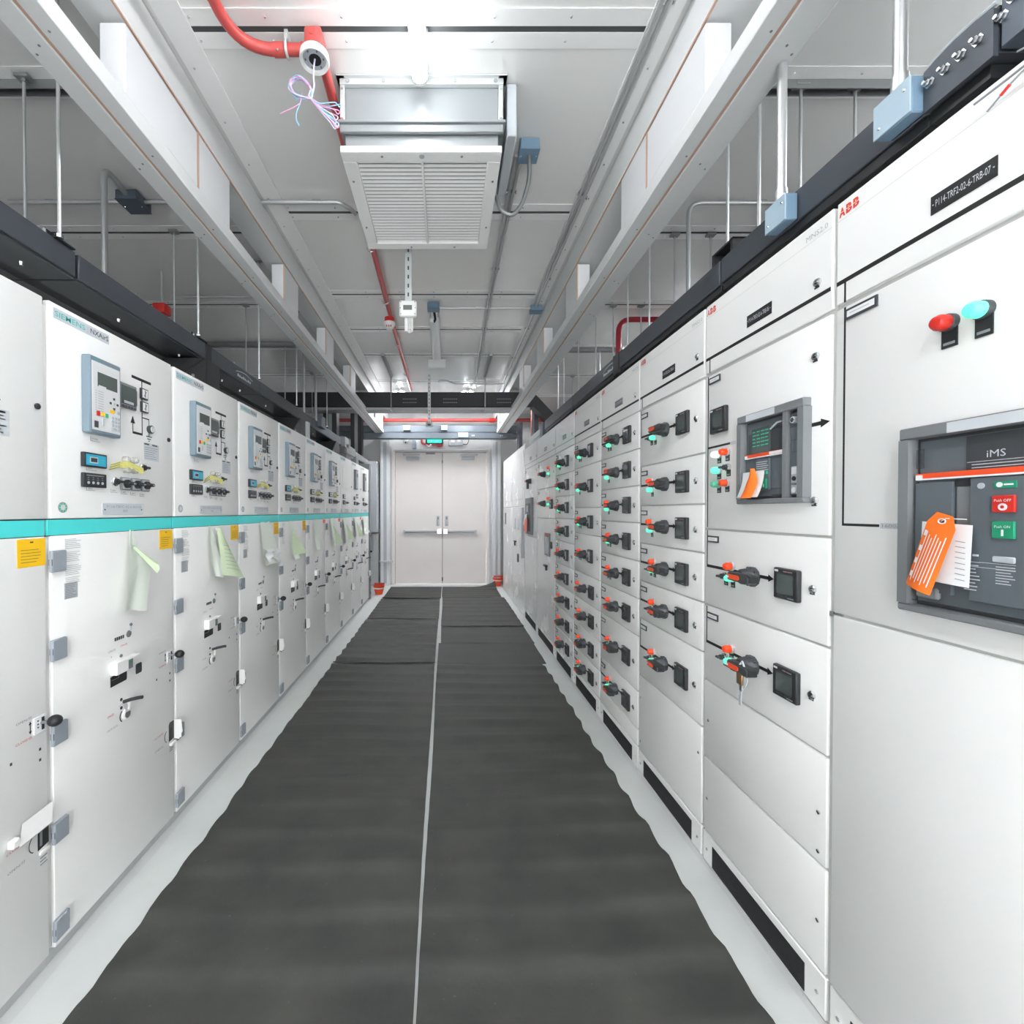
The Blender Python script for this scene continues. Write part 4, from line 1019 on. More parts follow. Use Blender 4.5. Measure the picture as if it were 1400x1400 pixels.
for x, y in ((-.18,-HY+.012),(.18,-HY+.012),(-.1,HY-.008),(.16,HY-.008),(-HX+.006,-.19),(HX-.01,-.19),(-HX+.006,.16),(HX-.01,.16)): m.lathe((x, y, 0), (0,0,-1), [(0,.006),(.003,.004)], 8)
m.use(GREYL).lathe((0, -HY+.012, 0), (0,0,-1), [(0,.012),(.002,.011)], 12)
m.build('grille_frame', t)
m = MB(WHITE); N = 25
for k in range(N):
    y = -HY+b+.012+k*(2*HY-2*b-.02)/(N-1); a = R(-14)
    dy = .0074*math.cos(a); dz = .0074*math.sin(a)
    m.add([(-HX+b,y-dy,.012-dz),(HX-b,y-dy,.012-dz),(HX-b,y+dy,.012+dz),(-HX+b,y+dy,.012+dz),(-HX+b,y-dy,.0135-dz),(HX-b,y-dy,.0135-dz),(HX-b,y+dy,.0135+dz),(-HX+b,y+dy,.0135+dz)], [(0,3,2,1),(4,5,6,7),(0,1,5,4),(2,3,7,6),(1,2,6,5),(3,0,4,7)])
m.build('louvres', t)
m = MB(WHITE); m.box(-.006, .006, -HY+b, HY-b, -.001, .008, .002); m.build('centre_bar', t)
m = MB(GREYD); m.box(-HX+b-.01, HX-b+.01, -HY+b-.01, HY-b+.01, .026, .0295); m.build('filter_back', t)
m = MB(GREYL); m.box(HX+.04, HX+.085, -HY+.02, .06, .10, .335, .004); m.build('control_box', t)

# ------------------------------------------------------------------ red detection pipe, detectors and wires
t = thing('detection_pipe', (-.53, 3.0, 3.30), 'red fire detection pipe running along the ceiling left of the louvred unit', 'pipe')
m = MB(REDP); m.tube([(p[0]+.53, p[1]-3.0, p[2]-3.30) for p in bend([(-.87,.2,3.325),(-.85,1.835,3.325),(-.50,1.835,3.325)], .17, 10)], .0215, 14)
m.tube([(p[0]+.53, p[1]-3.0, p[2]-3.30) for p in ((-.515,1.84,3.325),(-.52,3.0,3.325),(-.535,4.4,3.325),(-.54,6.9,3.325))], .0215, 14); m.build('pipe', t)
for p, d in (((-.852,1.60,3.325),(0,1,0)), ((-.70,1.835,3.325),(1,0,0)), ((-.585,1.835,3.325),(1,0,0))):
    m = MB(REDP); p = Vector(p)-Vector((-.53,3.0,3.30)); m.lathe(p, d, [(0,.025),(.045,.025)], 14)
    m.use(GREYL).ball(p+Vector((0,-.018,-.018))+Vector(d)*.022, .004, 6); m.build('coupling', t)
m = MB(REDP); m.box(-.035, .035, -1.215, -1.13, -.02, .075, .012, 2); m.use(REDP).lathe((0,-1.216,.05), (0,-1,0), [(0,.016),(.002,.015)], 14); m.build('junction_box', t)
def clip(y, x=None):
    m = MB(CHROME if y > 0 else STRUT); cx = -.005*(y+1)
    m.tube([(cx+.03*math.sin(a), y, .025-.026*math.cos(a)) for a in [R(-95+k*19) for k in range(11)]], .004, 6)
    m.box(cx-.034, cx+.034, y-.008, y+.008, .082, .0885); m.build('pipe_clip', t)
for y in (.2, 1.0, 2.0, 3.1): clip(y)
m = MB(STRUT); m.tube([(-.13, -1.165, .03+.0)] and [(-.115, -1.165+.027*math.cos(a), .025+.027*math.sin(a)) for a in [2*math.pi*k/16 for k in range(17)]], .006, 6); m.box(-.122, -.108, -1.185, -1.145, .05, .0885); m.build('pipe_clip', t)
t = thing('detector_base', (-.525, 1.80, 3.225), 'round white detector base without its head, wires hanging out, under the red pipe', 'detector')
m = MB(WHITE); m.lathe((0,0,.055), (0,0,-1), [(0,.045),(.012,.056),(.034,.058),(.040,.055),(.036,.047),(.02,.043)], 28); m.build('rim', t)
m = MB(GREYL); m.lathe((0,0,.030), (0,0,-1), [(0,.046),(.003,.046)], 24)
m.use(BLACK).lathe((.002,.002,.027), (0,0,-1), [(0,.024),(.0015,.024)], 20); m.use(GREY)
for a in range(0, 360, 60): m.lathe((.036*math.cos(R(a)),.036*math.sin(R(a)),.027), (0,0,-1), [(0,.004),(.004,.003)], 6)
m.build('contact_plate', t)
t = thing('wire_bundle', (-.53, 1.80, 3.0), 'knotted bundle of pink and pale blue wires hanging from the empty detector base', 'wires')
def wp(x, z, y=0): return (x+.53, y, z-3.0)
cols = [WLILAC, WBLUE, WPINK]
m = MB(WLILAC); m.tube(bend([wp(-.522,3.262),wp(-.528,3.19,-.01),wp(-.520,3.12,-.02),wp(-.538,3.075,-.02)], .05), .0032, 6); m.build('lead_wire', t)
rnd = random.Random(3)
for k in range(9):                                   # loops to the left of the knot
    m = MB(cols[k % 3]); j = lambda s: rnd.uniform(-s, s); r1 = .042+j(.006)
    pts = [wp(-.575+r1*math.cos(a)*1.05+j(.003), 3.118+r1*.95*math.sin(a)+.35*r1*math.cos(a)*-1+j(.003), -.02+j(.012)) for a in [R(-40+i*32+j(4)) for i in range(10)]]
    pts = [wp(-.537+j(.004), 3.082+j(.004), -.02)] + pts + [wp(-.537+j(.004), 3.078+j(.004), -.02)]
    m.tube(bend(pts, .03, 4), .002, 5); m.build('coiled_wire', t)
for k in range(8):                                   # long loops to the lower right
    m = MB(cols[(k+1) % 3]); a = k/7; e = (-.462+.04*(1-a)-.01*a, 3.05-.13*a-rnd.uniform(0,.02)) if k < 4 else (-.425+rnd.uniform(-.02,.01), 2.985-.03*rnd.random())
    d0 = rnd.uniform(-.008,.008)
    pts = [wp(-.537,3.08,-.02), wp(-.50+d0,3.045-.02*a,-.03+d0), wp(e[0]-.012,e[1]+.02,-.02), wp(e[0],e[1],-.015), wp(e[0]+.010,e[1]+.022,-.01), wp(-.49+d0,3.06-.03*a,-.005-d0), wp(-.535,3.085,-.015)]
    m.tube(bend(pts, .02, 5), .002, 5); m.build('looped_wire', t)
for c, pts in ((WPINK, [(-.570,3.10),(-.575,3.06),(-.60,3.045),(-.655,3.020)]), (WBLUE, [(-.575,3.06),(-.590,3.03),(-.594,3.00),(-.580,2.972)])):
    m = MB(c); m.tube(bend([wp(x, z, -.02) for x, z in pts], .02), .002, 5); m.build('loose_end', t)
t = thing('smoke_detector', (-.545, 4.30, 3.198), 'white domed smoke detector with a red base on the red pipe', 'detector')
m = MB(RED); m.lathe((0,0,.105), (0,0,-1), [(0,.046),(.045,.046)], 24); m.build('base', t)
m = MB(WHITE); m.lathe((0,0,.06), (0,0,-1), [(0,.056),(.02,.056),(.05,.040),(.062,.026)], 24); m.use(RED)
for x in (-.02, 0, .02): m.box(x-.004, x+.004, -.046, -.040, .006, .022)
m.build('dome', t)

# ------------------------------------------------------------------ sensors on slotted struts
def strut_mesh(m, L, slots=True):                    # vertical slotted channel, top at z = 0, open side to +y
    m.use(STRUT).box(-.0205, .0205, -.003, 0, -L, 0); m.box(-.0205, -.018, 0, .02, -L, 0); m.box(.018, .0205, 0, .02, -L, 0)
    m.use(CHAR)
    for k in range(int(L/.055)): m.box(-.0045, .0045, -.0035, -.0029, -L+.03+k*.055, -L+.054+k*.055)
t = thing('room_sensor', (-.236, 2.80, 2.55), 'white square sensor with grey display on a slotted strut behind the louvred unit', 'sensor')
m = MB(); strut_mesh(m, .74); m.v = [(x, y, z+.839) for x, y, z in m.v]; m.build('slotted_strut', t)
m = MB(WHITE); m.box(-.054, .054, -.045, -.004, .10, .20, .014, 3); m.use(LCD).box(-.028, .026, -.046, -.0445, .137, .166); m.use(CHAR)
for x, z in ((-.043,.186),(.043,.186),(-.043,.114),(.043,.114),(-.046,.15),(.046,.15)): m.lathe((x,-.045,z), (0,-1,0), [(0,.003),(.001,.003)], 8)
m.build('sensor_case', t)
m = MB(WHITE); m.box(-.022, -.004, -.02, -.005, .018, .102, .004); m.build('cable_gland', t)
for k in range(3):
    m = MB(CABLEW); x = .0+k*.010; m.tube(bend([(x,-.012,.105),(x-.004,-.014,.05),(x+.003,-.014,.005+k*.005),(.026,-.012,.02),(.026,-.010,.105)], .015, 5), .0042, 6); m.build('sensor_cable', t)
t = thing('far_sensor', (-.24, 6.33, 2.62), 'small grey sensor on a long slotted strut in front of the black cross duct', 'sensor')
m = MB(); strut_mesh(m, .72); m.v = [(x, y, z+.765) for x, y, z in m.v]; m.build('slotted_strut', t)
m = MB(GREYL); m.box(-.045, .045, -.035, -.003, .02, .085, .004); m.use(DARK).box(-.022, .022, -.036, -.0345, .035, .06); m.build('sensor_case', t)

# ------------------------------------------------------------------ conduits and boxes on the ceiling
def conduit(name, pts, r, label, rad=.06, clips=(), mt=STEEL, cat='conduit', group=None):
    t = thing(name, pts[0], label, cat, group); o = Vector(pts[0])
    m = MB(mt); m.tube([p-o for p in bend(pts, rad)], r, 10); m.build('tube', t)
    for c in clips:
        c = Vector(c)-o; m = MB(CHROME); m.box(c.x-r*2.2, c.x+r*2.2, c.y-.010, c.y+.010, c.z+r*.2, c.z+r*1.3, .003); m.lathe((c.x+r*1.6,c.y,c.z+r*.2), (0,0,-1), [(0,.006),(.008,.004)], 6); m.build('clip', t)
    return t
def jbox(name, x0, x1, y0, y1, z0, z1, label, mt=JBOX, group=None, lid=None):
    t = thing(name, ((x0+x1)/2, (y0+y1)/2, z0), label, 'junction box', group); a, b, c = (x1-x0)/2, (y1-y0)/2, z1-z0
    m = MB(mt); m.box(-a, a, -b, b, .004, c, .004); m.build('box_body', t)
    m = MB(lid or mt); m.box(-a-.002, a+.002, -b-.002, b+.002, 0, .004, .001)
    m.use(CHROME)
    for sx in (-.8, .8): m.lathe((sx*a, 0, 0), (0,0,-1), [(0,.004),(.002,.003)], 6)
    m.build('cover', t); return t
for k, x in enumerate((.378, .402)):
    conduit('ceiling_conduit', [(x, 2.42, 3.362), (x, 3.9, 3.362), (x+.045, 6.95, 3.362)], .0095, ('left one of the paired steel conduits running from the louvred unit to the far duct', 'right one of the paired steel conduits running from the louvred unit to the far duct')[k], clips=((x,2.7,3.362),(x,3.55,3.362),(x+.01,4.7,3.362)))
conduit('ceiling_conduit', [(.838, -.8, 3.36), (.838, 4.18, 3.36)], .0115, 'steel conduit along the right girder, nearer to the girder', clips=[(.838,y,3.36) for y in (1.7,2.75,3.7)])
conduit('ceiling_conduit', [(.808, -.8, 3.362), (.808, 3.1, 3.362), (.83, 4.18, 3.362)], .009, 'thin steel conduit along the right girder, on its aisle side', clips=[(.808,y,3.362) for y in (1.68,2.72)])
conduit('ceiling_conduit', [(.845, 4.27, 3.36), (.845, 8.6, 3.36)], .0115, 'steel conduit along the right girder beyond the blue box', clips=[(.845,y,3.36) for y in (4.7,5.6,6.3)])
jbox('junction_box', .79, .90, 4.18, 4.27, 3.325, 3.378, 'blue-grey junction box at the right girder where a cross conduit ends', JBOX)
conduit('cross_conduit', [(-.08, 4.22, 3.36), (.79, 4.22, 3.36)], .0115, 'steel conduit crossing the ceiling from the unlit lamp to the right girder', clips=((.25,4.22,3.36),))
jbox('junction_box', -.175, -.065, 4.15, 4.25, 3.335, 3.385, 'grey-blue junction box at the near end of the unlit lamp', JBOX)
jbox('junction_box', .385, .485, 2.33, 2.43, 3.325, 3.385, 'pale blue junction box on the ceiling right of the louvred unit', JBOX, lid=JBOX)
conduit('flexible_conduit', [(.437,2.375,3.332),(.44,2.37,3.20),(.40,2.36,3.06),(.345,2.35,2.99),(.285,2.35,3.02),(.262,2.36,3.10)], .0105, 'ribbed steel flexible conduit looping from the pale blue box to the louvred unit', .06, mt=GALV)
m = MB(BRASS); m.box(.315, .345, 2.42, 2.45, 3.33, 3.352, .004); m.use(CHROME).lathe((.33,2.43,3.352), (0,0,1), [(0,.008),(.03,.006)], 8); m.build('pipe_hanger', label='small brass hanger on the ceiling between the louvred unit and pale blue box', cat='hanger')
conduit('cross_conduit', [(-2.7, 2.78, 3.36), (-1.32, 2.78, 3.36)], .0125, 'steel conduit crossing the left bay ceiling behind the beam', clips=((-2.45,2.78,3.36),(-2.08,2.78,3.36)))
conduit('cross_conduit', [(-1.14, 2.78, 3.36), (-.66, 2.78, 3.36), (-.60, 2.82, 3.345), (-.575, 2.86, 3.34)], .0125, 'steel conduit crossing from the left girder to behind the louvred unit', .03, clips=((-.80,2.78,3.36),))
jbox('junction_box', -1.99, -1.86, 2.70, 2.84, 3.325, 3.385, 'dark blue-grey junction box on the left bay ceiling where a bent pipe ends', JBOXD)
conduit('drop_pipe', [(-1.90, 2.50, 2.40), (-1.90, 2.50, 3.36), (-1.93, 2.74, 3.36)], .0165, 'steel pipe rising behind the left busway and bending to the dark blue box', .07)
conduit('cross_conduit', [(-2.4, 4.0, 3.36), (-1.32, 4.0, 3.36)], .012, 'steel conduit crossing the left bay ceiling beyond the second row of rods')
conduit('drop_pipe', [(-1.62, 5.1, 2.46), (-1.62, 5.1, 3.385)], .013, 'pale pipe rising from the dark tap box of the left busway')
conduit('drop_pipe', [(-1.72, 5.9, 2.465), (-1.72, 5.9, 3.1), (-1.72, 5.9, 3.30), (-2.2, 5.9, 3.33)], .016, 'bent steel pipe in the left bay beside the black cross duct', .1)
# right bay
conduit('cross_conduit', [(1.50, 2.78, 2.45), (1.50, 2.78, 3.355), (2.4, 2.78, 3.355)], .0135, 'steel conduit bending from the right busway along the right bay ceiling', .08, clips=((1.95,2.78,3.355),))
conduit('red_pipe', [(1.70, 4.42, 2.35), (1.70, 4.42, 3.34), (2.45, 4.42, 3.34)], .026, 'dark red pipe bending down behind the right busway', .13, mt=mat('dark_red_pipe', (176,40,56), .3), cat='pipe')
def strutbar(x0, x1, y, label):
    t = MB(GALV); t.box(x0, x1, y-.0205, y-.016, 3.345, 3.3845); t.box(x0, x1, y+.016, y+.0205, 3.345, 3.3845); t.use(DARK).box(x0, x1, y-.016, y+.016, 3.375, 3.3845)
    t.build('strut_channel', label=label, cat='strut')
strutbar(-2.9, -1.33, 2.04, 'galvanised strut channel across the left bay ceiling, nearest the camera')
strutbar(1.13, 2.45, 2.04, 'galvanised strut channel across the right bay ceiling, nearest the camera')
strutbar(-2.9, -1.33, 5.15, 'galvanised strut channel across the left bay ceiling, farther back')
strutbar(1.13, 2.45, 5.33, 'galvanised strut channel across the right bay ceiling, farther back')
# threaded hanger rods
def rod(x, y, z0, label, group, z1=3.385, nut=False):
    t = thing('hanger_rod', (x, y, z0), label, 'rod', group)
    m = MB(STEEL); m.cyl((0,0,0), (0,0,z1-z0), .0062, 8); m.build('rod', t)
    m = MB(GALV); m.box(-.03, .03, -.02, .02, z1-z0-.022, z1-z0-.006, .002); m.lathe((0,0,z1-z0-.034), (0,0,1), [(0,.011),(.012,.011)], 6); m.build('beam_clamp', t)
    if nut: m = MB(CHROME); m.lathe((0,0,-.0), (0,0,1), [(0,.013),(.012,.013)], 6); m.build('nut', t)
ordn = ['nearest the camera','second from the camera','third from the camera','fourth from the camera','fifth from the camera','sixth from the camera','seventh from the camera','eighth from the camera']
def rods(name, pts, z0, z1=3.385, nut=False):
    for k, (x, y) in enumerate(pts): rod(x, y, z0, 'thin steel hanger rod %s, %s' % (name, ordn[k]), 'hanger rods ' + name, z1, nut)
rods('on the front edge of the left busway', [(-1.437,1.67),(-1.437,2.60),(-1.437,3.44),(-1.437,4.3),(-1.437,5.39)], 2.465, nut=True)
rods('behind the left busway', [(-1.872,2.0),(-1.872,3.09),(-1.872,4.19),(-1.872,5.2),(-1.872,6.25)], 2.30)
rods('rising from the right busway', [(1.27,2.03),(1.30,1.87),(1.30,2.87),(1.30,3.21),(1.30,3.89),(1.30,4.4),(1.30,4.95),(1.33,5.32)], 2.464)
rods('in the right bay at the near strut', [(1.60,2.035),(1.855,2.045)], 2.30)
rods('in the right bay at the second seam', [(1.59,3.125),(1.84,3.125)], 2.30)
rods('in the right bay at the third seam', [(1.565,4.2),(1.825,4.2)], 2.30)
rods('in the right bay far back', [(1.83,5.33),(1.80,6.38)], 2.39)

# ------------------------------------------------------------------ busways
def logo(m, wx, yc, z0, s):                          # swoosh over a line of tiny letters on the duct side
    m.use(BLUEL)
    m.tube([(wx, yc+s*(-.13+.26*a), z0+.028+.024*math.sin(a*2.6+.25)) for a in [k/14 for k in range(15)]], .0028, 5)
    for k in range(8): m.box(wx-.001, wx+.001, yc+s*(-.11+k*.027), yc+s*(-.11+k*.027+.018), z0+.006, z0+.024-.004*(k % 3))
t = thing('left_busway', (-1.65, 0, 2.365), 'dark grey busway running above the left cabinets', 'busway')
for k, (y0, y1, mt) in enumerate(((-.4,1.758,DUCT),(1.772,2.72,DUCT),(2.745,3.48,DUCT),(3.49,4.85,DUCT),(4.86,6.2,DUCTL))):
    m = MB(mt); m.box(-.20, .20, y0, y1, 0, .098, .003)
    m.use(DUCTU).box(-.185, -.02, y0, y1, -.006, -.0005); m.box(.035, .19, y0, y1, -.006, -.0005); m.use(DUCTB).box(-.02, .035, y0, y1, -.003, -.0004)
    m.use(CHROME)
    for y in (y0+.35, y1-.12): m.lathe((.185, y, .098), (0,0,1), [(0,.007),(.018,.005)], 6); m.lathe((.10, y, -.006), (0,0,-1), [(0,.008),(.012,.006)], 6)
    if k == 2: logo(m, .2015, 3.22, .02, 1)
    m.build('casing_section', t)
for y in (1.70, 2.66):
    m = MB(DUCTB); m.box(.12, .21, y-.04, y+.045, .098, .104); m.box(.16, .165, y-.04, y+.045, .104, .135); m.build('hanger_bracket', t)
m = MB(DUCTB); m.box(.196, .206, 2.70, 2.76, -.02, .10, .003); m.build('joint_cover', t)
for y0, nm in ((2.47, 'first'), (4.15, 'second'), (5.55, 'third')):
    m = MB(DUCTB); m.box(-1.66, -1.40, y0+.14, y0+.30, 2.119, 2.345, .003); m.add([(-1.40,y0-.16,2.122),(-1.40,y0+.14,2.122),(-1.40,y0+.14,2.34),(-1.408,y0-.16,2.122),(-1.408,y0+.14,2.122),(-1.408,y0+.14,2.34)], [(0,1,2),(3,5,4),(0,3,4,1),(1,4,5,2),(2,5,3,0)])
    m.use(CHROME).lathe((-1.40,y0+.0,2.20), (1,0,0), [(0,.012),(.008,.009)], 6)
    if nm == 'second': m.use(STRUT).box(-1.45, -1.38, y0+.31, y0+.38, 2.119, 2.345, .002)
    m.build('busway_support', label='black support bracket under the left busway, %s from the camera' % nm, cat='bracket')
m = MB(JBOXD); m.box(-1.448, -1.40, 5.02, 5.2, 2.40, 2.53, .004); m.use(CHROME).lathe((-1.42,5.1,2.46), (1,0,0), [(0,.006),(.003,.005)], 6); m.build('tap_box', label='dark blue-grey tap box clamped to the left busway', cat='box')
m = MB(GALV); m.box(-1.60, -1.45, 6.5, 6.8, 2.121, 2.31, .003); m.box(-1.62, -1.40, 6.205, 6.42, 2.34, 2.49, .004); m.box(-1.55, -1.42, 6.40, 6.93, 2.30, 2.40, .003); m.box(-1.43, -1.40, 6.3, 6.9, 2.28, 2.40, .002); m.build('busway_joint', label='galvanised joint piece at the far end of the left busway', cat='joint')
m = MB(GALV); m.box(-1.62, -1.40, 6.95, 7.15, 2.125, 2.27, .003); m.box(-1.62, -1.58, 6.94, 8.0, 2.27, 2.37, .003); m.box(-1.44, -1.40, 6.94, 8.0, 2.27, 2.37, .003); m.box(-1.6, -1.4, 7.2, 7.95, 2.27, 2.28)
m.build('cable_tray', label='galvanised cable tray above the far end of the left row', cat='tray')
t = thing('right_busway', (1.30, 0, 2.362), 'dark grey busway running above the right columns', 'busway')
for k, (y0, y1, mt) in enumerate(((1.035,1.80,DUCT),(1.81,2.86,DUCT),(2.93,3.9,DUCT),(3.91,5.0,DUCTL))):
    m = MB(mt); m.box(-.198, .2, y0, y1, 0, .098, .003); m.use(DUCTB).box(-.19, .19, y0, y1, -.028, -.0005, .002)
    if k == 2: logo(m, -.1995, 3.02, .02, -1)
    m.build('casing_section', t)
m = MB(DUCTB); m.box(-.206, .206, 2.85, 2.94, -.03, .102, .003); m.use(CHROME).box(-.2, -.16, 2.80, 2.84, .1, .115); m.build('joint_cover', t)
m = MB(DUCTB); m.box(-.19, -.12, 1.74, 1.755, .098, .15); m.box(-.19, -.12, 1.86, 1.875, .098, .15); m.box(-.19, -.12, 1.74, 1.875, .145, .152); m.build('hanger_bracket', t)
# bolted elbow and riser at the near end
t = thing('busway_elbow', (1.30, .96, 2.362), 'dark bolted elbow of the right busway at the upper right corner', 'busway elbow')
m = MB(DUCT); P = [(.07,-.004),(.07,.088),(.045,.094),(.01,.099),(-.03,.098),(-.06,.090),(-.06,-.004)]
for x0, x1 in ((-.210,-.199),(.19,.204)):
    n_ = len(P); m.add([(x1,y,z) for y,z in P]+[(x0,y,z) for y,z in P], [tuple(range(n_)), tuple(range(2*n_-1,n_-1,-1))]+[(i,(i+1)%n_,n_+(i+1)%n_,n_+i) for i in range(n_)])
m.box(-.198, .19, -.06, .073, .002, .096); m.build('joint_plate', t)
m = MB(GREYL); m.tube([(-.202, y, z+.004) for y, z in ((.068,.090),(.06,.095),(.045,.098),(.01,.103),(-.03,.102),(-.06,.098))], .0045, 6); m.build('edge_seal', t)
for y in (.055,.024,-.006,-.036):
    m = MB(CHROME); m.lathe((-.210,y,.052), (-1,0,0), [(0,.0105),(.003,.0105),(.003,.0075),(.010,.0075),(.012,.0045),(.018,.004)], 6); m.build('bolt', t)
m = MB(JBOXD); m.box(-.200, .19, -.36, -.062, .004, .125, .004); m.build('elbow_housing', t)
m = MB(DUCT); m.box(-.19, .19, -.34, -.085, .127, .56, .004); m.build('riser', t)
m = MB(DUCTB); m.box(-.17, .17, -.075, -.062, .127, .56, .003); m.build('riser_flange', t)
for y, z, x in ((-.068,.064,-.2),(-.085,.085,-.2),(-.12,.15,-.19),(-.15,.20,-.19)):
    m = MB(CHROME); m.lathe((x,y,z), (-1,0,0), [(0,.0105),(.003,.0105),(.003,.0075),(.010,.0075),(.012,.0045),(.018,.004)], 6); m.build('bolt', t)
m = MB(DUCTB); m.box(-.19, .19, -.04, .073, -.028, -.001); m.build('end_strip', t)
# pale blue tap boxes with their pipes
for k, (y0, y1) in enumerate(((1.031,1.117),(1.405,1.495))):
    t = thing('tap_box', (1.08, (y0+y1)/2, 2.364), ('pale blue tap box on the right busway, nearest the camera', 'pale blue tap box on the right busway, second from the camera')[k], 'junction box', 'tap boxes of the right busway')
    m = MB(JBOX); m.box(-.016, .0205, -.043, .043, 0, .084, .003); m.build('box_body', t)
    m = MB(JBOXL); m.box(-.021, -.0165, -.044, .044, .001, .083, .001); m.use(CHROME)
    for sy, sz in ((-.03,.06),(.03,.022)): m.lathe((-.021,sy,sz), (-1,0,0), [(0,.004),(.002,.003)], 8)
    m.build('cover', t)
    m = MB(STEEL); m.cyl((0,0,.084), (0,0,.519), .0135, 14); m.cyl((0,0,.084), (0,0,.12), .017, 12); m.build('conduit', t)
conduit('loose_wire', [(1.058,.60,2.30),(1.055,.74,2.272),(1.055,.82,2.262),(1.054,.90,2.262)], .0022, 'loose grey wires with red tips hanging on the nearest right column', .04, mt=PRINT, cat='wires')
for a in ([(1.055,.80,2.265),(1.05,.84,2.245),(1.05,.875,2.225)], [(1.055,.785,2.268),(1.05,.80,2.285),(1.05,.83,2.295)]):
    t_ = bpy.data.objects['loose_wire']; o = Vector(t_.location)
    m = MB(PRINT); m.tube([Vector(p)-o for p in a], .0018, 5); m.use(RED).tube([Vector(a[1])-o, Vector(a[1])*.6+Vector(a[2])*.4-o], .0028, 6); m.build('wire_branch', t_)

# far cross duct with its droppers
t = thing('cross_duct', (-.3, 6.5, 2.946), 'black duct crossing the room between beam and girder before the door', 'duct')
m = MB(DUCTB); m.box(-2.2, 1.55, -.1, .1, 0, .208, .004); m.use(BLUEL)
for x0 in (-.30, -.04+.32, 1.05):
    for k in range(7):
        for z in (.055, .105): m.box(x0+.03*k-.02, x0+.03*k-.008, -.1012, -.0995, z, z+.008)
m.build('duct_body', t)
m = MB(GALV); m.box(-2.15, 1.5, -.11, .11, -.05, -.012, .003); m.build('support_rail', t)
m = MB(DUCTB); m.add([(1.55,-.1,.0),(1.55,-.1,.208),(1.98,-.1,-.25),(1.90,-.1,-.35),(1.55,.1,.0),(1.55,.1,.208),(1.98,.1,-.25),(1.90,.1,-.35)], [(0,1,2,3),(4,7,6,5),(0,3,7,4),(1,5,6,2),(3,2,6,7),(0,4,5,1)]); m.build('sloped_end', t)
for x, y, z0, z1, nm in ((-1.72, 6.69, 2.13, 3.1, 'behind the black cross duct'), (-1.62, 8.12, 2.28, 3.385, 'beside the far cable tray')):
    m = MB(DUCTB); m.box(x-.10, x-.03, y-.08, y+.08, z0, z1, .003); m.box(x+.03, x+.10, y-.08, y+.08, z0, z1, .003); m.use(GALV).box(x-.03, x+.03, y-.06, y+.08, z0, z1)
    m.build('busway_dropper', label='black vertical busway with a steel middle %s on the left' % nm, cat='busway')
for x, nm in ((-.78,'left'), (.55,'right')):
    t = thing('duct_hanger', (x, 6.33, 2.90), 'steel hanger with a hook in front of the black cross duct, %s one' % nm, 'hanger', 'hangers of the black cross duct')
    m = MB(GALV); m.box(-.02, .02, -.85, .05, .45, .485, .002); m.use(DARK)
    for k in range(14): m.box(-.006, .006, -.83+k*.06, -.80+k*.06, .4495, .4502)
    m.build('ceiling_strut', t)
    m = MB(STEEL); m.cyl((0,0,0), (0,0,.45), .008, 8); m.build('rod', t)
    m = MB(CHROME); m.tube(bend([(0,0,.03),(0,-.01,-.02),(.02 if x < 0 else -.03,-.01,-.05),(.045 if x < 0 else -.05,0,-.03)], .02), .009, 6); m.build('hook', t)
conduit('cross_conduit', [(-.10,6.55,3.36),(.02,6.55,3.36),(.12,6.6,3.33),(.85,6.6,3.33)], .012, 'kinked steel conduit on the ceiling above the black cross duct', .04)

# ------------------------------------------------------------------ far end above and beside the door
t = thing('far_duct', (0, 8.3, 2.79), 'pair of grey ducts crossing above the door', 'duct')
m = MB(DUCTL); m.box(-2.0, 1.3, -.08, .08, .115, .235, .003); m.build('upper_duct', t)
m = MB(DUCTL); m.box(-2.0, 1.3, -.09, .07, 0, .105, .003); m.use(BLUEL)
for x in (.47, .50, .99, 1.02): m.box(x, x+.02, -.0915, -.0895, .04, .06)
m.build('lower_duct', t)
for x0, x1, z0, z1, nm in ((-.78,-.66,2.93,3.02,'left on the upper grey duct'), (-.09,.02,2.93,3.02,'middle on the upper grey duct'), (.22,.40,2.80,2.885,'on the lower grey duct')):
    m = MB(JBOXL); m.box(x0, x1, 8.14, 8.219 if z0 > 2.9 else 8.209, z0, z1, .004); m.build('tap_box', label='small pale tap box %s above the door' % nm, cat='junction box')
m = MB(REDP); m.tube([(-3.0,8.55,3.19),(2.5,8.55,3.19)], .035, 12); m.use(RED).lathe((.82,8.55,3.19), (1,0,0), [(0,.045),(.1,.045)], 12); m.build('red_pipe', label='red pipe crossing high above the door', cat='pipe')
for x in (-1.9, -.2, 1.2): m = MB(STEEL); m.cyl((x,8.55,3.222), (x,8.55,3.388), .006, 8); m.build('pipe_hanger', label='short steel hanger holding the red pipe above the door', cat='hanger', group='hangers of the red pipe above the door')
t = thing('exit_sign', (-.22, 8.40, 2.715), 'green lit exit sign hanging below the grey ducts', 'sign')
m = MB(DARK); m.box(-.165, .165, -.02, .02, 0, .10, .003); m.build('case', t)
m = MB(mat('sign_green_lit', (40,200,150), .4, emit=.9)); m.box(-.135, .135, -.022, -.0195, .02, .075); m.use(BLACK).box(-.13,-.02,-.0225,-.0219,.027,.032)
m.use(PAPER).ball((-.06,-.0225,.066), .007, 8, (1,.2,1)); m.add([(-.075,-.0226,.058),(-.05,-.0226,.060),(-.045,-.0226,.042),(-.03,-.0226,.030),(-.05,-.0226,.034),(-.075,-.0226,.030),(-.062,-.0226,.044)], [tuple(range(7))])
m.add([(.02,-.0226,.04),(.07,-.0226,.04),(.07,-.0226,.03),(.10,-.0226,.048),(.07,-.0226,.066),(.07,-.0226,.056),(.02,-.0226,.056)], [tuple(range(7))]); m.build('lit_panel', t)
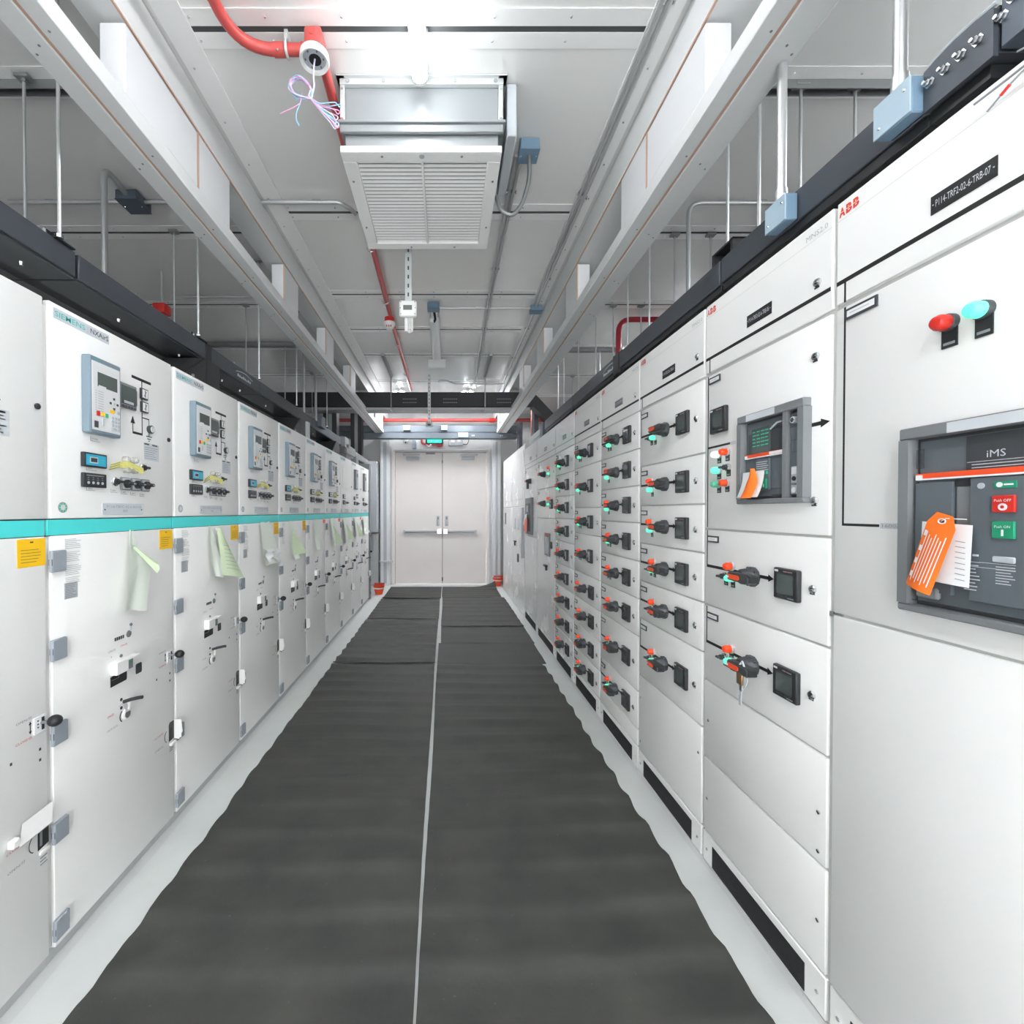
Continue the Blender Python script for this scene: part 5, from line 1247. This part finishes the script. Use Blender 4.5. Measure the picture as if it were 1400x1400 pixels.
t = thing('alarm_sounder', (-.32, 8.82, 2.77), 'red and white round alarm sounder on a bent red pipe over the door', 'alarm')
m = MB(REDP); m.tube(bend([(-.16,0,.14),(-.16,0,.01),(.0,0,.0),(.26,0,-.01)], .05), .022, 10); m.box(.14, .24, -.04, .03, -.05, .04, .006); m.build('pipe', t)
m = MB(WHITE); m.lathe((-.02,-.02,0), (0,-1,0), [(0,.055),(.03,.055),(.036,.048)], 20); m.use(RED).lathe((-.02,-.056,0), (0,-1,0), [(0,.03),(.012,.026)], 16); m.build('sounder', t)
t = thing('dome_camera', (-.80, 8.813, 2.79), 'small white dome camera over the left door leaf', 'camera')
m = MB(WHITE); m.lathe((0,0,.08), (0,0,-1), [(0,.055),(.05,.055),(.075,.04),(.085,.02)], 18); m.box(-.03, .03, .0, .058, .03, .07); m.build('housing', t); m = MB(DARK); m.ball((.005,-.035,.012), .018, 10); m.build('lens', t)
t = thing('emergency_light', (.19, 8.841, 2.745), 'white emergency light box over the right door leaf', 'lamp')
m = MB(GREYL); m.box(-.14, .14, -.04, .03, 0, .12, .006); m.use(WHITE).box(-.10, -.02, -.05, -.03, .06, .11, .004); m.box(.03, .10, -.05, -.03, .06, .11, .004); m.build('case', t)
m = MB(BLACK); m.tube(bend([(.14,-.01,.03),(.22,-.01,.02),(.25,-.01,.08),(.26,-.01,.13)], .04), .007, 6); m.build('cable', t)
m = MB(JBOXL); m.box(-.66, -.60, 8.74, 8.86, 2.68, 2.84, .004); m.build('wall_bracket', label='pale blue bracket box above the door next to the dome camera', cat='box')
for x0, x1, nm in ((-1.28,-1.10,'left'), (.90,1.06,'right')):
    m = MB(POST); m.box(x0, x1, 8.68, 8.865, 0, 2.885, .004); m.use(GREYL).box(x0+.06, x1-.06, 8.672, 8.682, .05, 2.8); m.build('steel_column', label='pale steel column %s of the door' % nm, cat='column')
m = MB(STRUT); m.box(-1.09, -1.05, 8.74, 8.78, .45, .49); m.box(-1.3, -1.03, 8.62, 8.67, .46, .49); m.build('wall_rail', label='low grey rail at the left column beside the door', cat='rail')
t = thing('wall_cabinet', (-1.48, 8.55, 1.05), 'grey wall box beyond the left row, left of the door', 'cabinet')
m = MB(GREYL); m.box(-.15, .16, -.1, .3, 0, 1.35, .005); m.build('case', t); m = MB(PLINTH); m.box(-.14, .15, -.106, -.1, .62, .63); m.build('front_panel', t)
m = MB(PLINTH); m.box(-1.60, -1.32, 8.66, 8.86, .02, 1.02, .004); m.build('base_cabinet', label='grey low cabinet under the wall box left of the door', cat='cabinet')
def tub(x, y, label):
    t = thing('orange_tub', (x, y, .006), label, 'tub')
    m = MB(ORANGE); m.lathe((0,0,0), (0,0,1), [(0,.06),(.13,.095),(.16,.10),(.16,.09),(.02,.055)], 20); m.build('tub_body', t)
    m = MB(PAPER); m.lathe((0,0,.10), (0,0,1), [(0,.0885),(.022,.0935)], 20, False); m.build('band', t)
    m = MB(REDP); m.box(-.08, .10, -.01, .02, .17, .20, .004); m.build('lid', t)
tub(-1.17, 7.75, 'orange-red plastic tub on the floor left of the door'); tub(1.0, 8.62, 'orange-red plastic tub on the floor right of the door')
# clutter above the right control cabinets
for x, y, nm in ((1.30, 7.9, 'nearer the door'), (1.34, 6.75, 'farther from the door')):
    m = MB(DUCT); m.box(x-.03, x+.03, y-.12, y+.12, 2.39, 3.0, .004); m.build('riser_plate', label='dark vertical busway plate above the white control cabinets, %s' % nm, cat='busway')
m = MB(REDP); m.tube([(1.42,7.3,2.40),(1.42,7.3,3.1)], .04, 10); m.build('red_pipe', label='short red pipe standing above the white control cabinets', cat='pipe')
m = MB(GALV); m.box(1.12, 1.3, 5.35, 6.0, 2.295, 2.36, .003); m.box(1.12, 1.15, 5.35, 6.0, 2.36, 2.44, .003); m.box(1.27, 1.30, 5.35, 6.0, 2.36, 2.6, .003); m.build('cable_tray', label='galvanised tray at the far end of the right busway', cat='tray')
m = MB(JBOXD); m.box(1.11, 1.24, 5.14, 5.3, 2.292, 2.47, .004); m.build('tap_box', label='dark blue-grey tap box at the far end of the right busway', cat='junction box')
t = thing('alarm_box', (-2.3, 3.63, 3.04), 'small red alarm box hanging behind the left busway', 'alarm')
m = MB(RED); m.box(-.05, .05, -.05, .05, 0, .08, .012, 2); m.build('box_body', t); m = MB(STEEL); m.cyl((0,0,.08), (0,0,.348), .01, 8); m.build('drop_rod', t)
# ------------------------------------------------------------------ camera, world, colour management
cd = bpy.data.cameras.new('camera'); cam = bpy.data.objects.new('camera', cd); COL.objects.link(cam)
cam.location = (0, 0, 1.45); cam.rotation_euler = (R(90-.66), 0, 0)
cd.sensor_fit = 'HORIZONTAL'; cd.sensor_width = 36; cd.lens = 36*610/1400
cd.shift_x = 90/1400; cd.shift_y = 6/1400; cd.clip_start = .02
SC.camera = cam
w = bpy.data.worlds.new('world'); w.use_nodes = True; SC.world = w
w.node_tree.nodes['Background'].inputs['Color'].default_value = (.93,.94,.95,1)
w.node_tree.nodes['Background'].inputs['Strength'].default_value = 1.9
SC.view_settings.view_transform = 'Standard'; SC.view_settings.look = 'None'
SC.view_settings.exposure = 2.12; SC.view_settings.gamma = 1.0; SC.view_settings.use_curve_mapping = False
